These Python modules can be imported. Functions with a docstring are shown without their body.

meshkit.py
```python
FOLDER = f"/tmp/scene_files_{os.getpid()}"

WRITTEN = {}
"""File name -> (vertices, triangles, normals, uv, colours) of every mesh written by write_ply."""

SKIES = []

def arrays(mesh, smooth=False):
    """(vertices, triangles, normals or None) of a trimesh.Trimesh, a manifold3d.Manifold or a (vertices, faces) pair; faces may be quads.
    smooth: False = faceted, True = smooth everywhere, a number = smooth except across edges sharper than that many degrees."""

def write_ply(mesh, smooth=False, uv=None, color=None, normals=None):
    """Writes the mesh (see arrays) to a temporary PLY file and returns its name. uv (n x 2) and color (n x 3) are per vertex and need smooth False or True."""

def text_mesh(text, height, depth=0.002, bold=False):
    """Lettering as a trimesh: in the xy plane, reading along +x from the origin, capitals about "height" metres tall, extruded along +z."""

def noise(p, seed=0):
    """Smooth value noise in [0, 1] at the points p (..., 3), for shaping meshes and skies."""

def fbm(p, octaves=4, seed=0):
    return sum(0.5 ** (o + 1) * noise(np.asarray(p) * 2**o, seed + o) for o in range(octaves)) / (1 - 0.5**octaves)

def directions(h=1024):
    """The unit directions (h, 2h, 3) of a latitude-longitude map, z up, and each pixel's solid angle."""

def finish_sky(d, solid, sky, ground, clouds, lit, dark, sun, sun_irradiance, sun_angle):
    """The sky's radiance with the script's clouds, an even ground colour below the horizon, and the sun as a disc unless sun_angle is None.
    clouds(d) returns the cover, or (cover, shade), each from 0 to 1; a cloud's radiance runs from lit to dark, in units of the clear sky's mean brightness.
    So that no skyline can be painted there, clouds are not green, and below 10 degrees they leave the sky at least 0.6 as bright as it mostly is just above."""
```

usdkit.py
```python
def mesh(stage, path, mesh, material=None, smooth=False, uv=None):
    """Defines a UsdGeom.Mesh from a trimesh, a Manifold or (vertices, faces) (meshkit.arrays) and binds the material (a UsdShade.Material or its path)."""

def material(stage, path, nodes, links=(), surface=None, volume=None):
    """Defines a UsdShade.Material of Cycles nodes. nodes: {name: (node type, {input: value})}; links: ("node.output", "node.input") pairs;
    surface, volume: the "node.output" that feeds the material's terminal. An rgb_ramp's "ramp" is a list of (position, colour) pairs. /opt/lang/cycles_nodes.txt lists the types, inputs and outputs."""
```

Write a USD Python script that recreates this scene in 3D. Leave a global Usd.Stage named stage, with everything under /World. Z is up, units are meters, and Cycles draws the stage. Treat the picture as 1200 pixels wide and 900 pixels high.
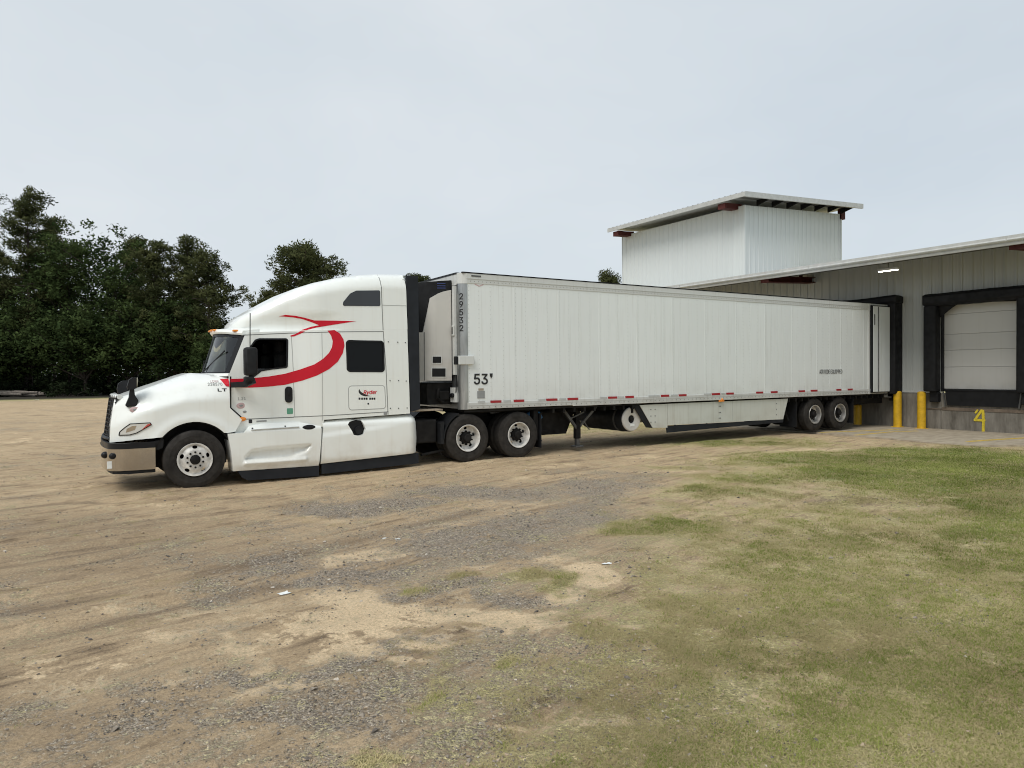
import math, random
import numpy as np
import trimesh, shapely, manifold3d as m3
from shapely.geometry import Polygon, LineString, Point
from scipy.spatial import Delaunay
from pxr import Usd, UsdGeom, UsdLux, UsdShade, Gf, Sdf, Vt
import usdkit, meshkit

stage = Usd.Stage.CreateInMemory()
UsdGeom.SetStageUpAxis(stage, UsdGeom.Tokens.z)
UsdGeom.SetStageMetersPerUnit(stage, 1.0)
UsdGeom.Xform.Define(stage, '/World'); UsdGeom.Scope.Define(stage, '/World/Looks')

# ---------------------------------------------------------------- camera, sky, sun, exposure
# x runs along the trailer towards the dock, y away from the camera, z up; (0, 0) is the trailer's front near corner
EYE = np.array([-7.1727, -13.594, 1.9514]); YAW, PITCH, ROLL, FPX = 1.01116, -0.016944, -0.0085839, 832.27
fwd = np.array([math.cos(YAW)*math.cos(PITCH), math.sin(YAW)*math.cos(PITCH), math.sin(PITCH)])
rgt = np.array([math.sin(YAW), -math.cos(YAW), 0.0]); up = np.cross(rgt, fwd)
rgt, up = rgt*math.cos(ROLL)+up*math.sin(ROLL), -rgt*math.sin(ROLL)+up*math.cos(ROLL)
cam = UsdGeom.Camera.Define(stage, '/World/camera')
cam.CreateHorizontalApertureAttr(36.0); cam.CreateVerticalApertureAttr(27.0)
cam.CreateFocalLengthAttr(36.0*FPX/1200); cam.CreateClippingRangeAttr((0.05, 5000.0))
cam.CreateExposureAttr(0.62)
M = Gf.Matrix4d(*rgt, 0, *up, 0, *(-fwd), 0, *EYE, 1)
cam.AddTransformOp().Set(M)

SUN_DIR = np.array([-0.55, -0.25, 0.80]); SUN_DIR /= np.linalg.norm(SUN_DIR)     # towards the sun, behind thick cloud
sky = UsdLux.DomeLight.Define(stage, '/World/sky')
el, rot = math.asin(SUN_DIR[2]), math.atan2(SUN_DIR[0], SUN_DIR[1])
SKY_STRENGTH = 0.10
SKY_MAT = usdkit.material(stage, '/World/Looks/overcast_sky', {
    'tc': ('texture_coordinate', {}),
    'st': ('sky_texture', {'sky_type': 'single_scattering', 'sun_disc': False, 'sun_elevation': el, 'sun_rotation': rot, 'altitude': 50.0, 'aerosol_density': 2.0}),
    'map': ('mapping', {'scale': (1.0, 1.0, 2.2)}),
    'n': ('noise_texture', {'scale': 1.6, 'detail': 5.0, 'roughness': 0.52, 'distortion': 0.3}),
    'r': ('rgb_ramp', {'ramp': [(0.30, (4.05, 4.50, 4.88)), (0.42, (4.30, 4.72, 5.06)), (0.5, (4.46, 4.86, 5.16)), (0.58, (4.60, 4.97, 5.24)), (0.72, (4.95, 5.24, 5.46))]}),
    'm': ('mix_color', {'fac': 0.93, 'use_clamp': False, 'use_clamp_result': False}),
    'bg': ('background_shader', {'strength': SKY_STRENGTH})},
    [('tc.generated', 'map.vector'), ('map.vector', 'n.vector'), ('n.fac', 'r.fac'), ('st.color', 'm.a'), ('r.color', 'm.b'), ('m.result', 'bg.color')],
    surface='bg.background')
UsdShade.MaterialBindingAPI.Apply(sky.GetPrim()).Bind(SKY_MAT)
sky.GetPrim().SetCustomDataByKey('kind', 'structure')
sun = UsdLux.DistantLight.Define(stage, '/World/sun')
sun.CreateIntensityAttr(0.40); sun.CreateNormalizeAttr(True); sun.CreateAngleAttr(30.0); sun.CreateColorAttr((1.0, 0.96, 0.90))
zax = SUN_DIR; xax = np.cross([0, 0, 1.0], zax); xax /= np.linalg.norm(xax); yax = np.cross(zax, xax)
sun.AddTransformOp().Set(Gf.Matrix4d(*xax, 0, *yax, 0, *zax, 0, 0, 0, 50, 1))

# ---------------------------------------------------------------- helpers
def at(px, py, axis, val):
    """The point of the plane axis = val that the photograph's pixel (1200 x 900) shows."""
    d = fwd + (px-600)/FPX*rgt - (py-450)/FPX*up
    return EYE + (val-EYE[axis])/d[axis]*d
def P(px, py, y=0.05):
    q = at(px, py, 1, y); return (q[0], q[2])
def PL(pts, y=0.05): return [P(a, b, y) for a, b in pts]
def PX(px, py, x=16.6):
    q = at(px, py, 0, x); return (q[1], q[2])

COUNT = {}
def numbered(path):
    k = COUNT.get(path, 0); COUNT[path] = k+1
    return path if k == 0 else '%s_%03d' % (path, k)
def tag(prim, label=None, cat=None, group=None, kind=None):
    for k, v in (('label', label), ('category', cat), ('group', group), ('kind', kind)):
        if v: prim.SetCustomDataByKey(k, v)
    return prim
def obj(name, mesh, mat, parent=None, smooth=False, label=None, cat=None, group=None, kind=None):
    base = parent.GetPath().pathString if parent is not None else '/World'
    m = usdkit.mesh(stage, numbered(base+'/'+name), mesh, mat, smooth=smooth)
    return tag(m.GetPrim(), label, cat, group, kind)
def thing(name, label, cat, loc=(0, 0, 0), group=None, kind=None, rz=0):
    x = UsdGeom.Xform.Define(stage, numbered('/World/'+name))
    x.AddTranslateOp().Set(Gf.Vec3d(*map(float, loc)))
    if rz: x.AddRotateZOp().Set(rz)
    return tag(x.GetPrim(), label, cat, group, kind)
def copy_of(src, name, label, cat, loc, group=None, rz=0, scale=None):
    x = UsdGeom.Xform.Define(stage, numbered('/World/'+name))
    p = x.GetPrim(); p.GetReferences().AddInternalReference(src.GetPath()); p.SetInstanceable(True)
    x.ClearXformOpOrder(); 
    for op in x.GetOrderedXformOps(): pass
    x.AddTranslateOp(opSuffix='own').Set(Gf.Vec3d(*map(float, loc)))
    if rz: x.AddRotateZOp(opSuffix='own').Set(rz)
    if scale: x.AddScaleOp(opSuffix='own').Set(Gf.Vec3f(*scale))
    return tag(p, label, cat, group)

cat_ = trimesh.util.concatenate
def box(x0, x1, y0, y1, z0, z1, r=0.0):
    if r <= 0:
        b = trimesh.creation.box([abs(x1-x0), abs(y1-y0), abs(z1-z0)]); b.apply_translation([(x0+x1)/2, (y0+y1)/2, (z0+z1)/2]); return b
    x0, x1 = sorted((x0, x1)); y0, y1 = sorted((y0, y1)); z0, z1 = sorted((z0, z1))
    r = min(r, (x1-x0)/2.01, (y1-y0)/2.01, (z1-z0)/2.01); pts = []
    for sx in (0, 1):
        for sy in (0, 1):
            for sz in (0, 1):
                c = np.array([(x0+r, x1-r)[sx], (y0+r, y1-r)[sy], (z0+r, z1-r)[sz]])
                for k in range(3):
                    d = np.zeros(3); d[k] = r*((sx, sy, sz)[k]*2-1); pts.append(c+d)
                d = np.array([sx, sy, sz])*2.0-1; pts.append(c+d*r*0.62)
    return trimesh.convex.convex_hull(np.array(pts))
def hullbox(pts): return trimesh.convex.convex_hull(np.array(pts, float))
def tube(pts, r, n=8):
    pts = np.array(pts, float); parts = []
    for a, b in zip(pts[:-1], pts[1:]):
        if np.linalg.norm(b-a) > 1e-6: parts.append(trimesh.creation.cylinder(radius=r, segment=[a, b], sections=n))
    for q in pts[1:-1]:
        s = trimesh.creation.icosphere(1, r); s.apply_translation(q); parts.append(s)
    return cat_(parts)
def bar(a, b, w, h):
    """A rectangular bar from a to b."""
    a, b = np.array(a, float), np.array(b, float); d = b-a; L = np.linalg.norm(d); d /= L
    s = np.cross(d, [0, 0, 1.0]); s = s/np.linalg.norm(s) if np.linalg.norm(s) > 1e-6 else np.array([1.0, 0, 0])
    u = np.cross(s, d)
    return hullbox([e+i*w/2*s+j*h/2*u for e in (a, b) for i in (-1, 1) for j in (-1, 1)])
def tri_poly(poly, step):
    """Triangulates a polygon (holes allowed) of the (u, v) plane finely."""
    if poly.geom_type != 'Polygon':
        vs, ts, n = [], [], 0
        for g in poly.geoms:
            if g.geom_type == 'Polygon' and g.area > 1e-5: a, b = tri_poly(g, step); vs.append(a); ts.append(b+n); n += len(a)
        return np.vstack(vs), np.vstack(ts)
    def dense(c):
        c = np.array(c)[:-1]; out = []
        for a, b in zip(c, np.roll(c, -1, 0)):
            n = max(1, int(math.ceil(np.linalg.norm(b-a)/step))); out += [a+(b-a)*k/n for k in range(n)]
        return out
    pts = dense(poly.exterior.coords)
    for h in poly.interiors: pts += dense(h.coords)
    x0, y0, x1, y1 = poly.bounds
    gx, gy = np.meshgrid(np.arange(x0+step*0.5, x1, step), np.arange(y0+step*0.5, y1, step)); gx[1::2] += step*0.25
    g = np.stack([gx.ravel(), gy.ravel()], 1)
    inner = poly.buffer(-step*0.45)
    if not inner.is_empty: g = g[shapely.contains_xy(inner, g[:, 0], g[:, 1])]
    else: g = g[:0]
    v = np.vstack([np.array(pts), g]); t = Delaunay(v).simplices; c = v[t].mean(1)
    t = t[shapely.contains_xy(poly, c[:, 0], c[:, 1])]
    a, b, d = v[t[:, 0]], v[t[:, 1]], v[t[:, 2]]
    area = (b[:, 0]-a[:, 0])*(d[:, 1]-a[:, 1])-(b[:, 1]-a[:, 1])*(d[:, 0]-a[:, 0])
    t = t[np.abs(area) > 1e-9]; area = area[np.abs(area) > 1e-9]; t[area < 0] = t[area < 0][:, ::-1]
    return v, t
def rim_edges(t):
    e = np.vstack([t[:, [0, 1]], t[:, [1, 2]], t[:, [2, 0]]]); key = np.sort(e, 1)
    _, i, n = np.unique(key, axis=0, return_index=True, return_counts=True)
    return e[i[n == 1]]
def as_poly(p): return p if hasattr(p, 'geom_type') else Polygon(p).buffer(0)
def slab(poly, near, far, step=0.08, skip=None, cap_far=True, across=1):
    """A body whose outline is a polygon of the (x, z) plane, between the surfaces y = near(x, z) and y = far(x, z)."""
    poly = as_poly(poly)
    if poly.geom_type != 'Polygon':
        return cat_([slab(g, near, far, step, skip, cap_far) for g in poly.geoms if g.area > 2e-5])
    v, t = tri_poly(poly, step); n = len(v)
    yn = near(v[:, 0], v[:, 1]) if callable(near) else np.full(n, float(near))
    yf = far(v[:, 0], v[:, 1]) if callable(far) else np.full(n, float(far))
    V = [np.stack([v[:, 0], yn, v[:, 1]], 1), np.stack([v[:, 0], yf, v[:, 1]], 1)]
    F = [t] + ([t[:, ::-1]+n] if cap_far else [])
    e = rim_edges(t)
    if skip is not None:
        m = (v[e[:, 0]]+v[e[:, 1]])/2; e = e[~skip(m[:, 0], m[:, 1])]
    F += [np.stack([e[:, 1], e[:, 0], e[:, 0]+n], 1), np.stack([e[:, 1], e[:, 0]+n, e[:, 1]+n], 1)]
    return trimesh.Trimesh(np.vstack(V), np.vstack(F), process=False)
def decal(poly, near, off=0.004, thick=0.004, step=0.06):
    f = near if callable(near) else (lambda x, z: np.full(len(x), float(near)))
    return slab(poly, lambda x, z: f(x, z)-off, lambda x, z: f(x, z)-off+thick, step)
def sheet(poly, f, step=0.1):
    """A single pane y = f(x, z)."""
    v, t = tri_poly(poly, step); return trimesh.Trimesh(np.stack([v[:, 0], f(v[:, 0], v[:, 1]), v[:, 1]], 1), t, process=False)
def ribbon(pts, w): return LineString(pts).buffer(w/2, cap_style=2, join_style=2)
def rrect(x0, x1, z0, z1, r): return Polygon([(x0+r, z0+r), (x1-r, z0+r), (x1-r, z1-r), (x0+r, z1-r)]).buffer(r, quad_segs=5)
def rounded(pts, r):
    p = as_poly(pts); return p.buffer(-r).buffer(r, quad_segs=5)
def sstep(a, b, x):
    t = np.clip((np.asarray(x, float)-a)/(b-a), 0, 1); return t*t*(3-2*t)
def lathe(profile, n=48, axis='-y'):
    """profile: (radius, distance outwards). The axis points towards -y (or along x)."""
    p = np.array(profile, float); k = len(p); a = np.linspace(0, 2*np.pi, n, endpoint=False)
    c, s = np.cos(a), np.sin(a)
    if axis == '-y': V = np.stack([p[None, :, 0]*c[:, None], -np.broadcast_to(p[None, :, 1], (n, k)), p[None, :, 0]*s[:, None]], -1)
    elif axis == 'x': V = np.stack([np.broadcast_to(p[None, :, 1], (n, k)), p[None, :, 0]*c[:, None], p[None, :, 0]*s[:, None]], -1)
    else: V = np.stack([p[None, :, 0]*c[:, None], p[None, :, 0]*s[:, None], np.broadcast_to(p[None, :, 1], (n, k))], -1)
    V = V.reshape(-1, 3); F = []
    for i in range(n):
        j = (i+1) % n
        for q in range(k-1):
            A, B, C, D = i*k+q, i*k+q+1, j*k+q+1, j*k+q; F += [(A, C, B), (A, D, C)]
    m = trimesh.Trimesh(V, np.array(F), process=False); m.merge_vertices(); m.update_faces(m.nondegenerate_faces()); m.fix_normals(); return m
def moved(m, x=0, y=0, z=0):
    m = m.copy(); m.apply_translation([x, y, z]); return m
def side_text(s, h, x, y, z, bold=False, squeeze=1.0, slant=0.0, depth=0.003):
    """Lettering on a side that faces -y; (x, z) is its lower left corner."""
    t = meshkit.text_mesh(s, h, depth, bold); v = t.vertices
    return trimesh.Trimesh(np.stack([x+v[:, 0]*squeeze+v[:, 1]*slant, y-v[:, 2], z+v[:, 1]], 1), t.faces, process=False)

# ---------------------------------------------------------------- materials
def mat(name, nodes, links, surface='p.BSDF'): return usdkit.material(stage, '/World/Looks/'+name, nodes, links, surface=surface)
def plain(name, color, rough=0.5, metal=0.0, coat=0.0, spec=0.5, vary=0.12, scale=6.0, bump=0.0, stretch=(1, 1, 1)):
    """A plain colour with slight uneven wear from noise."""
    c = np.array(color, float); lo, hi = c*(1-vary), np.minimum(c*(1+vary*0.6), 1)
    nodes = {'g': ('geometry', {}), 'mp': ('mapping', {'scale': stretch}), 'n': ('noise_texture', {'scale': scale, 'detail': 5.0, 'roughness': 0.6}),
             'r': ('rgb_ramp', {'ramp': [(0.3, tuple(lo)), (0.7, tuple(hi))]}),
             'rr': ('map_range', {'from_min': 0.3, 'from_max': 0.7, 'to_min': min(1, rough*1.25), 'to_max': rough*0.85, 'clamp': True}),
             'p': ('principled_bsdf', {'metallic': metal, 'coat_weight': coat, 'specular_ior_level': spec})}
    links = [('g.position', 'mp.vector'), ('mp.vector', 'n.vector'), ('n.fac', 'r.fac'), ('r.color', 'p.base_color'), ('n.fac', 'rr.value'), ('rr.result', 'p.roughness')]
    if bump:
        nodes['n2'] = ('noise_texture', {'scale': scale*12, 'detail': 4.0}); nodes['b'] = ('bump', {'strength': bump, 'distance': 0.01})
        links += [('g.position', 'n2.vector'), ('n2.fac', 'b.height'), ('b.normal', 'p.normal')]
    return mat(name, nodes, links)

def dirty_white(name, color, dirt, rough, streak=1.0, dirt_z=(0.2, 1.3), dirt_amount=0.5, coat=0.0, vary_obj=0.04, metal=0.0, bump=0.0):
    """White bodywork: faint vertical streaks of grime, road dust that fades out upwards, a tone of its own per panel."""
    nodes = {'g': ('geometry', {}), 'mp': ('mapping', {'scale': (9.0, 9.0, 0.35)}), 'n': ('noise_texture', {'scale': 1.6, 'detail': 6.0, 'roughness': 0.62}),
             'mp2': ('mapping', {'scale': (1.0, 1.0, 1.0)}), 'n2': ('noise_texture', {'scale': 2.3, 'detail': 7.0, 'roughness': 0.65}),
             'sp': ('separate_xyz', {}), 'zr': ('map_range', {'range_type': 'smoothstep', 'from_min': dirt_z[0], 'from_max': dirt_z[1], 'to_min': dirt_amount, 'to_max': 0.0}),
             'sr': ('map_range', {'range_type': 'smoothstep', 'from_min': 0.50, 'from_max': 0.78, 'to_min': 0.0, 'to_max': 0.35*streak}),
             'nr': ('map_range', {'range_type': 'smoothstep', 'from_min': 0.35, 'from_max': 0.70, 'to_min': 0.25, 'to_max': 1.0}),
             'mu': ('math', {'math_type': 'multiply'}), 'ad': ('math', {'math_type': 'add', 'use_clamp': True}),
             'oi': ('object_info', {}), 'orr': ('map_range', {'from_min': 0.0, 'from_max': 1.0, 'to_min': 1-vary_obj, 'to_max': 1.0}),
             'h': ('hsv', {'color': tuple(color)}), 'mx': ('mix', {'color2': tuple(dirt)}),
             'ro': ('map_range', {'from_min': 0.0, 'from_max': 0.6, 'to_min': rough, 'to_max': min(rough+0.35, 1), 'clamp': True}),
             'p': ('principled_bsdf', {'coat_weight': coat, 'metallic': metal})}
    links = [('g.position', 'mp.vector'), ('mp.vector', 'n.vector'), ('g.position', 'n2.vector'), ('g.position', 'sp.vector'), ('sp.z', 'zr.value'),
             ('n.fac', 'sr.value'), ('n2.fac', 'nr.value'), ('nr.result', 'mu.value1'), ('zr.result', 'mu.value2'), ('mu.value', 'ad.value1'), ('sr.result', 'ad.value2'),
             ('oi.random', 'orr.value'), ('orr.result', 'h.value'), ('h.color', 'mx.color1'), ('ad.value', 'mx.fac'), ('mx.color', 'p.base_color'), ('ad.value', 'ro.value'), ('ro.result', 'p.roughness')]
    nodes['h'][1].update({'hue': 0.5, 'saturation': 1.0, 'fac': 1.0})
    if bump:
        nodes['nb'] = ('noise_texture', {'scale': 1.4, 'detail': 2.0}); nodes['b'] = ('bump', {'strength': bump, 'distance': 0.05})
        links += [('g.position', 'nb.vector'), ('nb.fac', 'b.height'), ('b.normal', 'p.normal')]
    return mat(name, nodes, links)

PAINT = dirty_white('tractor_paint', (0.76, 0.79, 0.765), (0.38, 0.31, 0.22), 0.26, streak=0.35, dirt_z=(0.15, 1.0), dirt_amount=0.42, coat=0.5)
TRAILER = dirty_white('trailer_skin', (0.70, 0.735, 0.73), (0.36, 0.35, 0.31), 0.34, streak=0.9, dirt_z=(1.2, 2.0), dirt_amount=0.26, vary_obj=0.045, bump=0.12)
SKIRT = dirty_white('trailer_skirt', (0.55, 0.57, 0.53), (0.30, 0.27, 0.21), 0.5, streak=1.0, dirt_z=(0.2, 1.2), dirt_amount=0.5)
REEFER = dirty_white('reefer_plastic', (0.56, 0.55, 0.52), (0.28, 0.26, 0.23), 0.5, streak=0.9, dirt_z=(1.6, 3.2), dirt_amount=0.35)
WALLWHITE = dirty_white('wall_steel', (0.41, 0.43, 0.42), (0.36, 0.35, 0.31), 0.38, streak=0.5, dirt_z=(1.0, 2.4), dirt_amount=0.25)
TOWERWHITE = dirty_white('tower_steel', (0.60, 0.635, 0.63), (0.42, 0.43, 0.42), 0.4, streak=0.4, dirt_z=(0.0, 2.0), dirt_amount=0.2)
DOORWHITE = dirty_white('dock_door_paint', (0.52, 0.515, 0.49), (0.30, 0.275, 0.22), 0.45, streak=0.4, dirt_z=(1.2, 1.9), dirt_amount=0.4)
RED = plain('red_film', (0.52, 0.006, 0.022), 0.38, spec=0.3, vary=0.06)
RIVET = plain('rivet_heads', (0.47, 0.49, 0.485), 0.5)
BLACK = plain('black_paint', (0.007, 0.0075, 0.009), 0.4, spec=0.25, vary=0.3)
MATTEBLACK = plain('black_plastic', (0.010, 0.0108, 0.0125), 0.55, spec=0.25, vary=0.35, scale=9)
EXTENDER = plain('dark_plastic', (0.013, 0.0155, 0.020), 0.5, spec=0.25, vary=0.3, scale=3)
CHASSIS = plain('grimy_chassis', (0.012, 0.0115, 0.011), 0.75, spec=0.2, vary=0.5, scale=5)
RUBBER = plain('tyre_rubber', (0.026, 0.0235, 0.021), 0.8, spec=0.3, vary=0.4, scale=7, bump=0.2)
FOAM = plain('dock_seal_fabric', (0.008, 0.0083, 0.0095), 0.6, spec=0.25, vary=0.4, scale=5, bump=0.15)
CHROME = plain('chrome', (0.46, 0.44, 0.42), 0.11, metal=1.0, vary=0.08)
STAINLESS = plain('stainless', (0.40, 0.41, 0.41), 0.30, metal=0.9, vary=0.35, scale=2.5, stretch=(6, 6, 0.7))
ALU = plain('aluminium', (0.55, 0.56, 0.56), 0.36, metal=0.55, vary=0.25, scale=4)
RAIL = dirty_white('trailer_rail', (0.55, 0.565, 0.55), (0.24, 0.22, 0.19), 0.4, streak=1.0, dirt_z=(1.05, 1.5), dirt_amount=0.45)
WHEELWHITE = plain('wheel_white', (0.60, 0.59, 0.56), 0.42, vary=0.35, scale=9)
WHEELALU = plain('wheel_aluminium', (0.50, 0.49, 0.47), 0.33, metal=0.7, vary=0.35, scale=9)
SEAM = plain('seam_dark', (0.09, 0.095, 0.095), 0.7)
PANELGAP = plain('panel_gap', (0.24, 0.25, 0.245), 0.6)
TAPE_R = plain('tape_red', (0.30, 0.012, 0.018), 0.4)
TAPE_W = plain('tape_silver', (0.42, 0.43, 0.42), 0.45)
AMBER = plain('amber_lens', (0.75, 0.24, 0.02), 0.2, coat=0.5, vary=0.1)
REDLENS = plain('red_lens', (0.45, 0.05, 0.04), 0.2, coat=0.5, vary=0.1)
GREENST = plain('green_sticker', (0.10, 0.30, 0.20), 0.5)
PINKST = plain('pink_sticker', (0.50, 0.36, 0.36), 0.5)
GREYINK = plain('grey_ink', (0.24, 0.25, 0.25), 0.5)
INK = plain('black_ink', (0.010, 0.010, 0.011), 0.45)
BLUEHOSE = plain('blue_hose', (0.03, 0.14, 0.30), 0.45)
DECK = plain('dusty_deck', (0.34, 0.29, 0.23), 0.7, vary=0.3)
YELLOW = plain('safety_yellow', (0.60, 0.36, 0.010), 0.55, vary=0.22, scale=8)
SPRAY = plain('spray_yellow', (0.60, 0.47, 0.03), 0.6, vary=0.25, scale=14)
RUST = plain('red_primer', (0.075, 0.018, 0.016), 0.65, spec=0.25, vary=0.4)
GREYSTEEL = plain('grey_steel', (0.10, 0.10, 0.098), 0.5, metal=0.5, vary=0.3)
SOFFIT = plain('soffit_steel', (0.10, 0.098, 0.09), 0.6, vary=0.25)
FASCIA = plain('fascia_steel', (0.44, 0.45, 0.44), 0.42, vary=0.15)
SEAT = plain('cab_interior', (0.013, 0.012, 0.012), 0.85, spec=0.15)
PAPER = plain('paper_scrap', (0.70, 0.72, 0.70), 0.7)
BARK = plain('bark', (0.055, 0.042, 0.034), 0.9, vary=0.5, scale=3, stretch=(1, 1, 0.3))
LOGS = plain('dead_wood', (0.16, 0.14, 0.12), 0.9, vary=0.5)
DARKGLASS = mat('dark_glass', {'p': ('principled_bsdf', {'base_color': (0.004, 0.0045, 0.005), 'roughness': 0.05, 'specular_ior_level': 0.18})}, [])
GREYGLASS = mat('grey_glass', {'p': ('principled_bsdf', {'base_color': (0.03, 0.033, 0.038), 'roughness': 0.15})}, [])
LENS = mat('headlamp_lens', {'p': ('principled_bsdf', {'base_color': (0.62, 0.66, 0.68), 'roughness': 0.10, 'metallic': 0.5, 'coat_weight': 0.8})}, [])
GLASS = mat('window_glass', {'t': ('transparent_bsdf', {'color': (0.52, 0.60, 0.58)}), 'g': ('glossy_bsdf', {'color': (1, 1, 1), 'roughness': 0.03}), 'f': ('fresnel', {'IOR': 1.6}), 'm': ('mix_closure', {})},
            [('f.fac', 'm.fac'), ('t.BSDF', 'm.closure1'), ('g.BSDF', 'm.closure2')], surface='m.closure')
TINTED = mat('tinted_glass', {'t': ('transparent_bsdf', {'color': (0.10, 0.13, 0.125)}), 'g': ('glossy_bsdf', {'color': (1, 1, 1), 'roughness': 0.03}), 'f': ('fresnel', {'IOR': 1.5}), 'm': ('mix_closure', {})},
            [('f.fac', 'm.fac'), ('t.BSDF', 'm.closure1'), ('g.BSDF', 'm.closure2')], surface='m.closure')
LAMP = mat('lamp_glow', {'e': ('emission', {'color': (1.0, 0.93, 0.78), 'strength': 6.0})}, [], surface='e.emission')
def concrete(name, a, b):
    return mat(name, {'g': ('geometry', {}), 'mp': ('mapping', {'scale': (1, 2.2, 0.5)}), 'n': ('noise_texture', {'scale': 2.0, 'detail': 8.0, 'roughness': 0.65}), 'n2': ('noise_texture', {'scale': 60.0, 'detail': 3.0}),
        'r': ('rgb_ramp', {'ramp': [(0.28, a), (0.5, tuple((np.array(a)+np.array(b))/2)), (0.72, b)]}), 'oi': ('object_info', {}), 'o': ('map_range', {'to_min': 0.85, 'to_max': 1.05}), 'h': ('hsv', {'hue': 0.5, 'saturation': 1.0, 'fac': 1.0}),
        'b': ('bump', {'strength': 0.35, 'distance': 0.006}), 'p': ('principled_bsdf', {'roughness': 0.85})},
        [('g.position', 'mp.vector'), ('mp.vector', 'n.vector'), ('g.position', 'n2.vector'), ('n.fac', 'r.fac'), ('oi.random', 'o.value'), ('o.result', 'h.value'), ('r.color', 'h.color'), ('h.color', 'p.base_color'), ('n2.fac', 'b.height'), ('b.normal', 'p.normal')])
CONCRETE = concrete('dock_concrete', (0.085, 0.075, 0.06), (0.25, 0.232, 0.20))
PAVING = concrete('pad_concrete', (0.22, 0.185, 0.135), (0.42, 0.365, 0.28))
def leafmat(name, dark, light, trans=0.25):
    return mat(name, {'g': ('geometry', {}), 'n': ('noise_texture', {'scale': 0.55, 'detail': 3.0}), 'ma': ('math', {'math_type': 'add'}), 'ms': ('math', {'math_type': 'multiply', 'value2': 0.22}), 'r': ('rgb_ramp', {'ramp': [(0.33, dark), (0.78, light)]}),
        'd': ('diffuse_bsdf', {}), 't': ('translucent_bsdf', {}), 'm': ('mix_closure', {'fac': trans})},
        [('g.position', 'n.vector'), ('g.random_per_island', 'ms.value1'), ('ms.value', 'ma.value1'), ('n.fac', 'ma.value2'), ('ma.value', 'r.fac'), ('r.color', 'd.color'), ('r.color', 't.color'), ('d.BSDF', 'm.closure1'), ('t.BSDF', 'm.closure2')], surface='m.closure')
PINE_LEAF = leafmat('pine_needles', (0.034, 0.044, 0.020), (0.118, 0.128, 0.055))
BROAD_LEAF = leafmat('broad_leaves', (0.026, 0.044, 0.018), (0.085, 0.118, 0.042))
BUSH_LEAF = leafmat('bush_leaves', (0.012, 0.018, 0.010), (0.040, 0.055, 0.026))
BLADE = leafmat('grass_blades', (0.155, 0.190, 0.044), (0.35, 0.375, 0.120), 0.3)
STRAW = leafmat('dry_grass', (0.32, 0.275, 0.14), (0.55, 0.48, 0.27), 0.3)
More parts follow.
